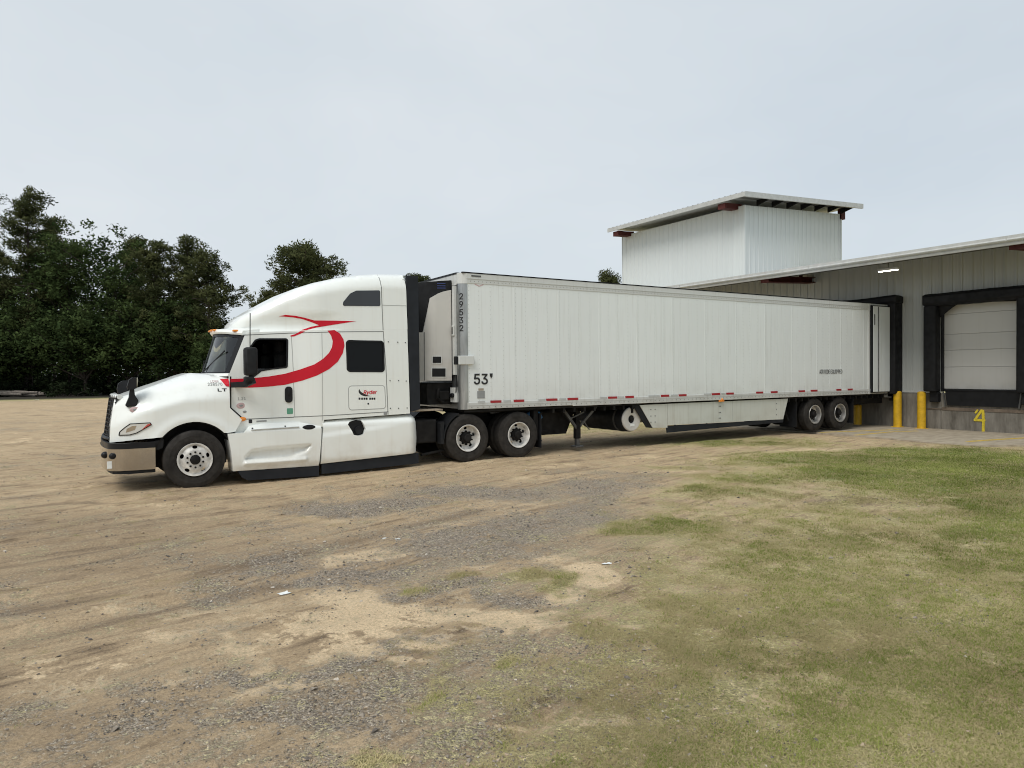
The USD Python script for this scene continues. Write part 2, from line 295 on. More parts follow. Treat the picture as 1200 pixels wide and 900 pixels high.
GRAVEL = [[-2.81,-11.01,0.18,-0.12,-0.12,-0.07,0.65],[-3.53,-10.54,0.18,-0.11,-0.12,-0.11,0.6],[-1.54,-10.74,0.21,-0.14,-0.15,-0.08,0.65],[-2.91,-11.61,0.16,-0.11,-0.12,-0.06,0.6],[-4.47,-10.93,0.19,-0.12,-0.08,-0.08,0.7],[-1.63,-9.94,0.18,-0.12,-0.12,-0.08,0.55],[-4.87,-9.88,1.02,-0.67,-0.56,-0.91,0.66],[-3.3,-6.65,1.58,-1.07,-1.26,-2.25,0.45],[-6.71,-9.25,0.87,-0.57,-0.06,-0.54,0.46],[-3.4,-3.44,0.75,-0.51,-0.2,-0.54,0.9],[-1.59,-3.61,1.02,-0.71,-0.36,-0.64,0.9],[0.3,-4.1,0.7,-0.49,-0.5,-0.64,0.8],[-3.25,-6.29,0.74,-0.5,-0.49,-0.91,0.85],[-2.32,-6.1,0.62,-0.42,-0.54,-0.84,0.85],[-1.22,-5.87,0.57,-0.4,-0.58,-0.75,0.8],[-4.62,-6.7,0.29,-0.19,-0.1,-0.27,0.9],[-4.27,-7.61,0.33,-0.22,-0.12,-0.25,0.8],[-4.18,-8.24,0.37,-0.25,-0.1,-0.18,0.85],[-5.08,-6.79,0.27,-0.19,-0.11,-0.35,0.9],[-4.91,-8.75,0.32,-0.21,-0.06,-0.11,0.8],[-5.37,-8.9,0.18,-0.11,-0.09,-0.23,0.8],[-5.74,-9.09,0.19,-0.12,-0.06,-0.18,0.9],[-5.77,-9.61,0.34,-0.21,-0.08,-0.23,0.8],[-4.4,-9.92,0.28,-0.18,-0.21,-0.26,0.8],[-5.05,-10.3,0.32,-0.21,-0.13,-0.2,0.85],[-4.36,-10.17,0.22,-0.15,-0.19,-0.24,0.8],[-4.69,-10.7,0.19,-0.13,-0.17,-0.21,0.7],[-5.71,-10.04,0.2,-0.12,-0.07,-0.17,0.6],[-4.62,-9.39,0.2,-0.13,-0.08,-0.13,0.5],[-5.17,-5.88,0.46,-0.31,-0.12,-0.44,0.7],[-5.71,-6.23,0.36,-0.24,-0.08,-0.38,0.5],[-6.31,-8.6,0.24,-0.16,-0.02,-0.15,0.8],[-6.54,-8.85,0.22,-0.14,-0.02,-0.16,0.6],[-6.7,-9.31,0.23,-0.16,-0.03,-0.21,0.7],[-7.15,-9.22,0.27,-0.17,-0.01,-0.2,0.6],[-7.28,-8.77,0.25,-0.16,0.0,-0.17,0.45],[-6.9,-9.46,0.22,-0.14,-0.01,-0.13,0.5],[-6.39,-7.77,0.27,-0.18,-0.03,-0.19,0.45],[-6.27,-9.94,0.21,-0.15,-0.03,-0.11,0.6],[-6.31,-9.4,0.16,-0.1,-0.03,-0.12,0.6],[-1.85,-10.3,0.23,-0.15,-0.22,-0.14,0.5],[-1.65,-10.66,0.22,-0.15,-0.19,-0.1,0.6],[-2.35,-11.15,0.23,-0.15,-0.2,-0.09,0.4],[-2.75,-10.55,0.2,-0.13,-0.19,-0.13,0.4],[-4.29,-10.59,0.2,-0.14,-0.15,-0.16,0.5],[3.56,-7.84,0.4,-0.28,-0.57,-0.31,0.35],[-4.16,-11.23,0.22,-0.14,-0.14,-0.11,0.4],[1.53,-3.78,0.75,-0.54,-0.56,-0.63,0.5],[-4.78,-3.97,0.57,-0.39,-0.08,-0.34,0.4],[-0.14,-5.27,0.43,-0.3,-0.47,-0.56,0.7]]
SAND = [[-7.1,-8.12,0.62,-0.41,-0.01,-0.49,0.62],[-6.55,-9.36,0.44,-0.28,-0.03,-0.18,0.55],[-7.28,-9.05,0.31,-0.2,0.01,-0.21,0.6],[-5.83,-8.12,0.28,-0.18,-0.06,-0.21,0.7],[-6.59,-7.62,0.44,-0.29,-0.02,-0.2,0.6],[-4.84,-7.51,0.39,-0.26,-0.13,-0.34,0.9],[-5.45,-8.38,0.27,-0.17,-0.07,-0.21,0.85],[-0.36,-10.5,0.25,-0.16,-0.21,-0.09,0.5],[-2.58,-9.82,0.23,-0.15,-0.09,-0.08,0.55],[-2.64,-10.79,0.19,-0.13,-0.11,-0.06,0.55],[-3.24,-11.51,0.19,-0.13,-0.09,-0.05,0.55],[-3.91,-11.19,0.16,-0.1,-0.07,-0.06,0.5],[-2.41,-9.13,0.25,-0.16,-0.09,-0.09,0.5],[-4.87,-8.18,0.17,-0.11,-0.07,-0.16,0.9],[-4.91,-8.73,0.22,-0.14,-0.06,-0.13,0.8],[-4.48,-8.9,0.27,-0.18,-0.07,-0.13,0.9],[-3.82,-8.48,0.25,-0.17,-0.09,-0.13,0.8],[-3.02,-7.89,0.25,-0.16,-0.17,-0.22,0.9],[-5.51,-8.91,0.15,-0.1,-0.05,-0.14,0.9],[-5.44,-9.29,0.12,-0.07,-0.04,-0.1,0.8],[-5.66,-8.63,0.21,-0.14,-0.04,-0.15,0.8],[-6.12,-8.33,0.31,-0.2,-0.04,-0.15,0.6],[-6.56,-6.66,0.57,-0.38,-0.02,-0.27,0.5],[-6.01,-6.73,0.46,-0.3,-0.04,-0.22,0.5],[-3.37,-4.94,0.56,-0.38,-0.09,-0.2,0.5],[-1.61,-4.68,0.63,-0.43,-0.15,-0.23,0.45],[-4.1,-9.15,0.21,-0.15,-0.06,-0.09,0.6],[-3.08,-10.42,0.12,-0.08,-0.09,-0.07,0.8],[-3.62,-10.48,0.13,-0.09,-0.08,-0.07,0.7],[-3.29,-10.92,0.13,-0.08,-0.08,-0.06,0.6],[-2.26,-10.87,0.15,-0.1,-0.1,-0.06,0.6],[-1.43,-10.81,0.16,-0.1,-0.11,-0.05,0.5],[-3.61,-9.48,0.16,-0.1,-0.07,-0.08,0.6],[-4.6,-10.39,0.16,-0.11,-0.07,-0.08,0.6],[-5.05,-7.66,0.37,-0.25,-0.13,-0.37,1.0],[-5.33,-8.04,0.34,-0.23,-0.1,-0.31,1.0],[-4.36,-6.38,0.38,-0.26,-0.08,-0.21,0.7],[-6.01,-9.06,0.25,-0.17,-0.04,-0.17,1.0],[-6.22,-9.1,0.17,-0.11,-0.02,-0.11,0.7],[-4.53,-8.58,0.34,-0.22,-0.07,-0.14,0.9],[-3.12,-8.24,0.25,-0.17,-0.22,-0.29,0.9],[-4.41,-8.65,0.34,-0.23,-0.08,-0.14,0.8],[-5.13,-8.9,0.15,-0.1,-0.06,-0.15,0.8],[-5.9,-9.16,0.18,-0.12,-0.03,-0.11,0.8],[-4.74,-10.27,0.16,-0.11,-0.06,-0.08,0.8],[-3.07,-7.25,0.3,-0.21,-0.11,-0.18,0.7],[-3.91,-7.17,0.28,-0.2,-0.09,-0.17,0.6],[-6.88,-8.5,0.92,-0.59,-0.06,-0.88,0.35],[-3.61,-10.63,0.18,-0.12,-0.1,-0.08,0.7],[-3.13,-10.56,0.14,-0.09,-0.12,-0.09,0.6],[-3.01,-9.16,0.24,-0.15,-0.07,-0.08,0.5],[0.83,-8.96,0.24,-0.16,-0.21,-0.12,0.5],[-5.73,-7.73,0.41,-0.27,-0.07,-0.29,0.55],[-6.38,-8.25,0.35,-0.23,-0.03,-0.2,0.4],[-7.27,-9.31,0.37,-0.23,0.01,-0.2,0.4],[2.66,-3.5,0.8,-0.57,-0.34,-0.34,0.5],[5.73,-3.01,0.9,-0.66,-0.38,-0.31,0.6],[8.28,-2.72,0.81,-0.61,-0.42,-0.29,0.6],[1.34,-1.94,0.84,-0.6,-0.38,-0.52,0.4],[-6.55,-9.58,0.23,-0.15,-0.03,-0.14,0.3],[-2.66,-11.25,0.13,-0.09,-0.1,-0.05,0.4],[-4.43,-10.1,0.09,-0.05,-0.05,-0.06,0.3]]
GRASS = [[6.66,-4.07,1.44,-1.06,-1.2,-0.82,1.05],[9.66,-4.66,1.83,-1.35,-1.04,-0.55,1.1],[7.94,-0.64,1.77,-1.33,-0.71,-0.61,0.95],[3.28,-3.34,0.82,-0.59,-0.36,-0.36,0.6],[3.52,-5.2,0.98,-0.7,-0.68,-0.54,0.85],[-2.02,-10.19,1.45,-0.96,-4.72,-3.11,0.72],[-0.43,-10.73,1.18,-0.78,-6.23,-2.66,0.72],[-1.09,-8.14,0.92,-0.63,-1.94,-1.74,0.55],[-4.12,-10.3,0.49,-0.32,-1.02,-1.1,0.5],[-5.01,-9.71,0.53,-0.36,-0.44,-0.78,0.16],[-5.82,-10.15,0.48,-0.32,-0.09,-0.23,0.26],[7.71,-6.52,1.81,-1.3,-3.21,-1.53,1.3],[5.44,-5.63,1.15,-0.82,-1.48,-0.94,1.0],[3.66,-9.09,0.83,-0.57,-2.72,-1.13,1.0],[6.48,-3.56,0.89,-0.65,-0.81,-0.59,0.6],[8.88,-0.14,1.66,-1.26,-0.69,-0.58,0.7],[1.55,-5.51,0.34,-0.23,-0.38,-0.34,0.9],[1.84,-6.2,0.54,-0.37,-0.43,-0.36,0.85],[-0.87,-6.96,0.44,-0.31,-0.42,-0.44,0.9],[1.44,-8.04,0.22,-0.15,-0.2,-0.12,0.7],[-3.57,-8.04,0.17,-0.11,-0.15,-0.23,0.9],[-3.62,-7.74,0.28,-0.18,-0.11,-0.18,0.8],[-3.61,-8.2,0.11,-0.08,-0.15,-0.23,0.9],[-4.12,-7.44,0.09,-0.05,-0.04,-0.08,0.8],[-1.46,-9.11,1.34,-0.9,-1.56,-1.22,0.55],[-0.98,-10.08,1.24,-0.83,-1.82,-1.04,0.5],[-3.17,-10.08,0.61,-0.4,-0.66,-0.57,0.5],[-3.48,-10.99,0.63,-0.41,-0.49,-0.34,0.5],[-2.4,-11.43,0.52,-0.34,-1.09,-0.5,0.55],[-3.35,-11.65,0.48,-0.32,-0.35,-0.18,0.6],[-3.14,-9.45,0.51,-0.33,-0.66,-0.67,0.5],[-3.89,-9.51,0.26,-0.17,-0.21,-0.27,0.55],[-3.94,-10.42,0.26,-0.17,-0.36,-0.36,0.5],[-4.86,-9.49,0.09,-0.06,-0.05,-0.08,0.8],[-5.27,-9.83,0.09,-0.05,-0.04,-0.08,0.7],[-5.31,-9.59,0.09,-0.06,-0.05,-0.11,0.5],[-5.84,-10.07,0.13,-0.08,-0.03,-0.08,0.75],[-6.06,-9.93,0.11,-0.07,-0.04,-0.12,0.7],[-4.87,-9.81,0.11,-0.07,-0.05,-0.08,0.6],[-5.23,-10.11,0.06,-0.04,-0.02,-0.04,0.6],[-3.85,-9.03,0.1,-0.06,-0.07,-0.09,0.6],[9.12,6.61,1.91,-1.52,-1.84,-2.28,0.7],[1.6,-8.94,0.67,-0.46,-0.95,-0.5,0.6],[-4.06,-10.98,0.23,-0.15,-0.19,-0.16,0.5],[0.22,-9.03,0.91,-0.62,-0.91,-0.56,0.5],[-1.58,-8.46,0.65,-0.44,-0.65,-0.59,0.45]]
DARK = [[-6.76,-3.81,2.24,-1.51,-0.11,-2.46,0.5],[-7.01,-3.08,1.64,-1.11,-0.04,-2.13,0.55],[2.63,-7.2,0.41,-0.28,-0.52,-0.34,1.1],[-7.34,-4.79,0.9,-0.61,0.02,-0.73,0.5],[-4.46,-2.7,1.28,-0.89,-0.18,-0.72,0.4],[-4.71,8.59,2.99,-2.25,-0.48,-4.28,0.35],[-8.0,19.17,3.3,-2.62,0.17,-6.9,0.3],[-5.34,0.46,0.9,-0.65,-0.15,-1.12,0.4],[2.14,-2.04,1.28,-0.92,-0.85,-1.06,0.25],[-4.1,-9.26,0.32,-0.21,-0.15,-0.2,0.3],[-7.51,5.85,1.32,-0.96,0.04,-2.79,0.35]]
TRACKS = [[[-8.13,-5.32],[-7.34,-4.87],[-6.61,-4.41],[-5.74,-4.05],[-4.81,-4.08],[-3.18,-3.59]],[[-8.23,-4.39],[-7.19,-4.25],[-6.19,-3.75],[-5.02,-3.54],[-3.13,-2.73]],[[-8.03,-6.21],[-7.32,-6.15],[-6.48,-5.82],[-5.47,-5.64],[-4.19,-5.28],[-2.22,-4.74]],[[-8.36,-3.23],[-7.28,-3.01],[-6.29,-2.66],[-4.79,-2.48],[-3.01,-2.0]],[[-8.65,-0.61],[-7.19,-0.37],[-5.78,-0.88],[-4.21,-1.68]],[[-7.82,-7.21],[-7.08,-7.03],[-6.31,-6.83],[-5.45,-6.65]],[[-8.85,11.7],[-6.71,12.77],[-4.64,14.05]],[[-8.52,6.58],[-7.18,7.29],[-5.17,8.35]],[[-9.97,28.95],[-7.51,28.66],[-4.9,28.36]],[[0.51,-2.53],[3.38,-2.24],[6.37,-2.24],[10.86,-1.96]],[[0.99,-1.2],[4.04,-0.96],[7.59,-0.66],[11.06,-0.48]],[[-8.75,2.5],[-7.46,2.59],[-5.95,1.52]],[[-8.42,-2.68],[-7.56,-2.58],[-6.69,-2.39],[-5.22,-2.18]]]

# ---------------------------------------------------------------- ground: one sheet to the horizon
# each row: centre x, y, half-axis vectors (x, y), (x, y), weight
def blobs(table, x, y):
    out = np.zeros(np.shape(x)); x, y = x+0.75*(fbm2(x, y, 1.3, 5, 61)-0.5)*2, y+0.75*(fbm2(x, y, 1.3, 5, 67)-0.5)*2
    for cx, cy, ax, ay, bx, by, w in table:
        det = ax*by-ay*bx
        if abs(det) < 1e-6: continue
        dx, dy = x-cx, y-cy; u = (dx*by-dy*bx)/det; v = (ax*dy-ay*dx)/det
        q = u*u+v*v
        out = np.maximum(out, w*np.exp(-0.5*np.maximum(q-0.3, 0)*1.3))
    return out
def fbm2(x, y, f, o=4, seed=0): return meshkit.fbm(np.stack([x*f, y*f, np.full(np.shape(x), seed*7.31)], -1), o, seed)
def track_field(x, y):
    """Wheel ruts: (depth in metres, wear 0 to 1)."""
    h, wear = np.zeros(np.shape(x)), np.zeros(np.shape(x))
    pts = shapely.points(x.ravel(), y.ravel()) if len(TRACKS) else None
    for k, line in enumerate(TRACKS):
        L = LineString(line); x0, y0, x1, y1 = L.bounds
        m = (x > x0-1) & (x < x1+1) & (y > y0-1) & (y < y1+1)
        if not m.any(): continue
        d = shapely.distance(shapely.points(x[m], y[m]), L)
        w = 0.16+0.05*(k % 3); prof = np.exp(-(d/w)**2); ridge = np.exp(-((d-1.7*w)/(0.5*w))**2)
        h[m] += -0.022*prof+0.014*ridge; wear[m] = np.maximum(wear[m], prof)
    return h, wear
def ground_height(x, y, fine=True):
    r = np.hypot(x-EYE[0], y-EYE[1])
    z = -0.06*sstep(-1.0, -5.0, x)*sstep(14, 4, np.abs(y+1))
    off = 1-sstep(11.5, 12.6, x)*sstep(-8, -6.5, y)                        # level under the concrete pad
    z = z+off*0.06*(fbm2(x, y, 0.35, 3, 3)-0.5)-(1-off)*0.06
    if fine:
        th, tw = track_field(x, y); near = 1-sstep(25, 60, r)
        ca_, sa_ = math.cos(0.26), math.sin(0.26); u_, v_ = x*ca_+y*sa_, -x*sa_+y*ca_
        strk = fbm2(u_*0.5, v_*5.0, 1.0, 4, 13)-0.5; wgt = 1-sstep(-3.5, 0.5, x-0.45*y-2.2)*sstep(0, -2, y)
        z = z+off*near*(0.085*strk*wgt+th+0.026*(fbm2(x, y, 2.3, 4, 5)-0.5)+0.012*(fbm2(x, y, 11.0, 3, 9)-0.5))
    return z
def covers(x, y):
    r = np.hypot(x-EYE[0], y-EYE[1])
    gravel = np.maximum(blobs(GRAVEL, x, y), 0.08+0.32*sstep(0.50, 0.70, fbm2(x, y, 0.9, 4, 21)))
    grass = blobs(GRASS, x, y)
    grass = np.maximum(grass, 0.55*sstep(3.3, 4.5, y)*sstep(0.5, 2.5, x)*sstep(0.3, 0.6, fbm2(x, y, 0.5, 3, 4)))     # field beyond the trailer
    grass = np.maximum(grass, 0.9*sstep(66, 71, r)); grass = np.maximum(grass, 0.72*sstep(-2.5, 0.5, x)*sstep(-7, -9, y)); grass = np.maximum(grass, 1.0*sstep(11, 14, x)*sstep(-7.5, -9, y))
    sand = np.maximum(blobs(SAND, x, y), 0.45*sstep(0.45, 0.68, fbm2(x, y, 0.75, 5, 31)))
    dark = np.maximum(blobs(DARK, x, y), 0.45*sstep(0.5, 0.75, fbm2(x*0.5+y*0.2, y*1.3, 0.35, 4, 41)))
    th, tw = track_field(x, y); dark = np.maximum(dark, 0.7*tw*sstep(0.25, 0.6, fbm2(x, y, 1.4, 3, 51)))
    sand = np.where(dark > 0.3, sand*0.6, sand); gravel = gravel-0.55*np.clip(sand-0.25, 0, 1); grass = grass-0.35*np.clip(blobs(SAND, x, y)-0.3, 0, 1)
    bearing = np.arctan2(y-EYE[1], x-EYE[0])-heading
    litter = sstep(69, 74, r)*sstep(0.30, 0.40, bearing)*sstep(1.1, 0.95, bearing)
    return gravel, grass, sand, dark, litter
heading = math.atan2(fwd[1], fwd[0])
ang = np.concatenate([heading+np.radians(np.arange(-42, 42, 0.26)), heading+np.radians(np.arange(42, 318, 4.0))])
rad = [0.7]
while rad[-1] < 1500: rad.append(rad[-1]*(1.0085 if rad[-1] < 40 else 1.03 if rad[-1] < 120 else 1.12))
rad = np.array(rad); A, Rr = np.meshgrid(ang, rad); gx, gy = EYE[0]+Rr*np.cos(A), EYE[1]+Rr*np.sin(A)
gz = ground_height(gx, gy)
nr, na = gx.shape; idx = np.arange(nr*na).reshape(nr, na); nxt = np.roll(idx, -1, 1)
quads = np.stack([idx[:-1], idx[1:], nxt[1:], nxt[:-1]], -1).reshape(-1, 4)
gv = np.stack([gx.ravel(), gy.ravel(), gz.ravel()], 1); gf = np.vstack([quads[:, [0, 1, 2]], quads[:, [0, 2, 3]]])
ci = len(gv); gv = np.vstack([gv, [EYE[0], EYE[1], gz[0].mean()]]); gf = np.vstack([gf, np.stack([np.full(na, ci), idx[0], nxt[0]], 1)])
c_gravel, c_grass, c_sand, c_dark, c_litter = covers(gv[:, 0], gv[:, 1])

GROUND = mat('lot_ground', {
    'g': ('geometry', {}), 'ca': ('attribute', {'attribute': 'cover'}), 'cb': ('attribute', {'attribute': 'soil'}), 'sa': ('separate_color', {}), 'sb': ('separate_color', {}),
    'n1': ('noise_texture', {'scale': 2.2, 'detail': 8.0, 'roughness': 0.62}), 'n2': ('noise_texture', {'scale': 17.0, 'detail': 6.0, 'roughness': 0.65}), 'n3': ('noise_texture', {'scale': 140.0, 'detail': 3.0, 'roughness': 0.7}),
    'n4': ('noise_texture', {'scale': 48.0, 'detail': 4.0, 'roughness': 0.7}), 'sm': ('mapping', {'mapping_type': 'texture', 'rotation': (0, 0, 0.26), 'scale': (2.0, 0.16, 1.0)}), 'ns': ('noise_texture', {'scale': 1.0, 'detail': 6.0, 'roughness': 0.62}),
    'sx': ('math', {'math_type': 'multiply_add', 'value2': 1.7, 'value3': -0.85}), 'df': ('math', {'math_type': 'multiply_add', 'value2': 0.6}), 'dg': ('math', {'math_type': 'multiply', 'value2': 0.4}), 'fdd': ('math', {'math_type': 'add'}),
    'cv': ('mix_float', {'a': 0.62, 'b': 1.30}), 'cvm': ('math', {'math_type': 'maximum'}), 'gc': ('map_range', {'from_min': 0.28, 'from_max': 0.72, 'to_min': -0.55, 'to_max': 0.55}), 'gm': ('math', {'math_type': 'multiply'}), 'ga': ('math', {'math_type': 'add'}), 'ge': ('math', {'math_type': 'maximum', 'value2': 0.25}),
    'dirt': ('rgb_ramp', {'ramp': [(0.33, (0.160, 0.114, 0.071)), (0.46, (0.425, 0.315, 0.192)), (0.64, (0.61, 0.462, 0.288))]}),
    'dk': ('rgb_ramp', {'ramp': [(0.3, (0.125, 0.090, 0.058)), (0.7, (0.270, 0.200, 0.130))]}),
    'snd': ('rgb_ramp', {'ramp': [(0.3, (0.57, 0.432, 0.268)), (0.7, (0.74, 0.578, 0.372))]}),
    'v': ('voronoi_texture', {'scale': 75.0, 'randomness': 1.0}), 'vb': ('rgb_to_bw', {}),
    'grv': ('rgb_ramp', {'ramp': [(0.15, (0.140, 0.120, 0.098)), (0.5, (0.300, 0.260, 0.212)), (0.85, (0.47, 0.410, 0.336)), (1.0, (0.62, 0.55, 0.46))]}),
    'grs': ('rgb_ramp', {'ramp': [(0.30, (0.205, 0.208, 0.076)), (0.50, (0.37, 0.330, 0.150)), (0.70, (0.60, 0.50, 0.300))]}),
    'grn': ('rgb_ramp', {'ramp': [(0.3, (0.088, 0.150, 0.030)), (0.7, (0.195, 0.270, 0.070))]}),
    'a2': ('math', {'math_type': 'multiply_add', 'value2': 2.4, 'value3': -1.2}), 'a1': ('math', {'math_type': 'multiply_add', 'value2': 2.0, 'value3': -1.0}), 'a1b': ('math', {'math_type': 'add', 'value2': -0.9}), 'nn': ('math', {'math_type': 'add'}), 'a4': ('math', {'math_type': 'multiply_add', 'value2': 1.8}), 'a2o': ('math', {'math_type': 'add'}), 'a2s': ('math', {'math_type': 'multiply_add', 'value2': 1.2, 'value3': -0.6}),
    'fg': ('math', {'math_type': 'add'}), 'fga': ('map_range', {'range_type': 'smoothstep', 'from_min': 0.18, 'from_max': 0.85, 'to_max': 0.92}),
    'fs': ('math', {'math_type': 'add'}), 'fsa': ('map_range', {'range_type': 'smoothstep', 'from_min': 0.38, 'from_max': 0.64}),
    'fr': ('math', {'math_type': 'add'}), 'fra': ('map_range', {'range_type': 'smoothstep', 'from_min': 0.18, 'from_max': 0.80}),
    'fd': ('math', {'math_type': 'add'}), 'fda': ('map_range', {'range_type': 'smoothstep', 'from_min': 0.25, 'from_max': 0.85, 'to_max': 0.85}),
    'lush': ('map_range', {'range_type': 'smoothstep', 'from_min': 0.74, 'from_max': 1.15}),
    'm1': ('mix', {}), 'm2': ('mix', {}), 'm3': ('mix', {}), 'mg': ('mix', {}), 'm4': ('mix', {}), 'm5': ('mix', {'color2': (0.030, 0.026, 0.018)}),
    'sp': ('map_range', {'from_min': 0.25, 'from_max': 0.75, 'to_min': 0.74, 'to_max': 1.22}), 'h': ('hsv', {'hue': 0.5, 'saturation': 0.97, 'fac': 1.0}),
    'hb': ('math', {'math_type': 'multiply_add', 'value2': 0.6}), 'hv': ('math', {'math_type': 'multiply', 'value2': -1.0}), 'hg': ('math', {'math_type': 'multiply'}), 'hs': ('math', {'math_type': 'add'}),
    'b': ('bump', {'strength': 0.9, 'distance': 0.028}), 'p': ('principled_bsdf', {'roughness': 0.92, 'specular_ior_level': 0.25})},
    [('ca.color', 'sa.color'), ('cb.color', 'sb.color')] + [('g.position', k+'.vector') for k in ('n1', 'n2', 'n3', 'n4', 'v', 'sm')] +
    [('sm.vector', 'ns.vector'), ('ns.fac', 'df.value1'), ('n1.fac', 'dg.value1'), ('dg.value', 'df.value3'), ('df.value', 'dirt.fac'), ('ns.fac', 'sx.value1'), ('fga.result', 'cvm.value1'), ('fra.result', 'cvm.value2'), ('cvm.value', 'cv.fac'),
     ('n4.fac', 'gc.value'), ('gc.result', 'gm.value1'), ('cv.result', 'gm.value2'), ('gm.value', 'ga.value1'), ('sp.result', 'ga.value2'), ('ga.value', 'ge.value1'), ('n2.fac', 'dk.fac'), ('n2.fac', 'snd.fac'), ('v.color', 'vb.color'), ('vb.val', 'grv.fac'), ('n2.fac', 'grs.fac'), ('n2.fac', 'grn.fac'),
     ('n2.fac', 'a2.value1'), ('n1.fac', 'a1.value1'), ('a2.value', 'nn.value1'), ('a1.value', 'a1b.value1'), ('a1b.value', 'nn.value2'),
     ('n4.fac', 'a4.value1'), ('nn.value', 'a4.value3'), ('sa.r', 'fg.value1'), ('a4.value', 'fg.value2'), ('fg.value', 'fga.value'), ('a1.value', 'a2o.value1'), ('a2s.value', 'a2o.value2'), ('n2.fac', 'a2s.value1'), ('sa.b', 'fs.value1'), ('a2o.value', 'fs.value2'), ('fs.value', 'fsa.value'),
     ('sa.g', 'fr.value1'), ('a4.value', 'fr.value2'), ('fr.value', 'fra.value'), ('sb.r', 'fd.value1'), ('sx.value', 'fd.value2'), ('fd.value', 'fda.value'), ('sa.g', 'lush.value'),
     ('dirt.color', 'm1.color1'), ('dk.color', 'm1.color2'), ('fda.result', 'm1.fac'), ('m1.color', 'm2.color1'), ('snd.color', 'm2.color2'), ('fsa.result', 'm2.fac'),
     ('m2.color', 'm3.color1'), ('grv.color', 'm3.color2'), ('fga.result', 'm3.fac'), ('grs.color', 'mg.color1'), ('grn.color', 'mg.color2'), ('lush.result', 'mg.fac'),
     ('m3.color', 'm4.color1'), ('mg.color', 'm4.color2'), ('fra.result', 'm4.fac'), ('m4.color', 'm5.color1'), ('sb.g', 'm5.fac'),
     ('n3.fac', 'sp.value'), ('ge.value', 'h.value'), ('m5.color', 'h.color'), ('h.color', 'p.base_color'),
     ('n3.fac', 'hb.value1'), ('n2.fac', 'hb.value3'), ('v.distance', 'hv.value1'), ('hv.value', 'hg.value1'), ('fga.result', 'hg.value2'), ('hb.value', 'hs.value1'), ('hg.value', 'hs.value2'), ('hs.value', 'b.height'), ('b.normal', 'p.normal')])
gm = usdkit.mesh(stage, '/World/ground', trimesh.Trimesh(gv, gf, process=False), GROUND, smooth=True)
pv = UsdGeom.PrimvarsAPI(gm)
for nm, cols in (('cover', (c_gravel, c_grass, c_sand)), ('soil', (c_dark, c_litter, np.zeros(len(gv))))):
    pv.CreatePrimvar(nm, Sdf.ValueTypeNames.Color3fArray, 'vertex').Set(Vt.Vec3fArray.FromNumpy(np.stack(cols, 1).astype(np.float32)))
tag(gm.GetPrim(), kind='structure')

# loose stones and grass: uncountable, one instancer each
def instancer(name, protos, pos, scale, yaw, which, label=None, cat=None, tilt=None):
    pi = UsdGeom.PointInstancer.Define(stage, '/World/'+name); targets = []
    for k, (m, mt) in enumerate(protos):
        q = usdkit.mesh(stage, '/World/%s/source_%03d' % (name, k), m, mt, smooth=False); targets.append(q.GetPath())
    pi.CreatePrototypesRel().SetTargets(targets)
    pi.CreatePositionsAttr(Vt.Vec3fArray.FromNumpy(pos.astype(np.float32)))
    pi.CreateScalesAttr(Vt.Vec3fArray.FromNumpy(scale.astype(np.float32)))
    pi.CreateProtoIndicesAttr(Vt.IntArray.FromNumpy(which.astype(np.int32)))
    h = np.zeros((len(pos), 4)); h[:, 0] = np.cos(yaw/2); h[:, 3] = np.sin(yaw/2)
    pi.CreateOrientationsAttr(Vt.QuathArray([Gf.Quath(float(a), float(b), float(c), float(d)) for a, b, c, d in h]))
    return tag(pi.GetPrim(), label, cat, kind='stuff')
rng = np.random.default_rng(11)
def field(n, rmin, rmax, spread=41, power=1.0):
    """Random spots of the ground in front of the camera, denser near it."""
    u = rng.random(n); r = np.exp(np.log(rmin)+(np.log(rmax)-np.log(rmin))*u**power); a = heading+np.radians(rng.uniform(-spread, spread, n))
    return EYE[0]+r*np.cos(a), EYE[1]+r*np.sin(a), r
def stone(seed):
    r = np.random.default_rng(seed); p = r.normal(size=(11, 3)); p /= np.linalg.norm(p, axis=1, keepdims=True); p *= [1.0, r.uniform(0.6, 0.95), r.uniform(0.4, 0.7)]
    return trimesh.convex.convex_hull(p)
STONE = [plain('stone_%s' % k, c, 0.85, vary=0.35, scale=40) for k, c in (('dark', (0.125, 0.108, 0.090)), ('grey', (0.26, 0.225, 0.182)), ('tan', (0.38, 0.30, 0.205)), ('pale', (0.52, 0.47, 0.40)))]
x, y, r = field(420000, 3.2, 22, power=0.85)
cg, cgr, cs, cd, cl = covers(x, y); nz = fbm2(x, y, 2.6, 4, 77)
keep = rng.random(len(x)) < np.clip((cg-0.2)*0.8+(nz-0.5)*2.0, 0.05, 1)*np.clip(1-0.6*cgr, 0.25, 1)*0.55
x, y, r = x[keep], y[keep], r[keep]; n = len(x)
s = 0.0052*np.exp(rng.normal(0, 0.5, n))*np.clip((r/5)**0.35, 0.8, 1.5); s = np.minimum(s, 0.028)
z = ground_height(x, y)+s*0.22
instancer('gravel', [(stone(k), STONE[k % 4 if k < 4 else (k-4) % 3]) for k in range(9)], np.stack([x, y, z], 1), np.stack([s, s, s], 1), rng.uniform(0, 6.28, n), rng.choice(9, n, p=[.15, .17, .15, .03, .13, .13, .10, .07, .07]),
          'loose grey gravel scattered over the sandy lot', 'gravel')
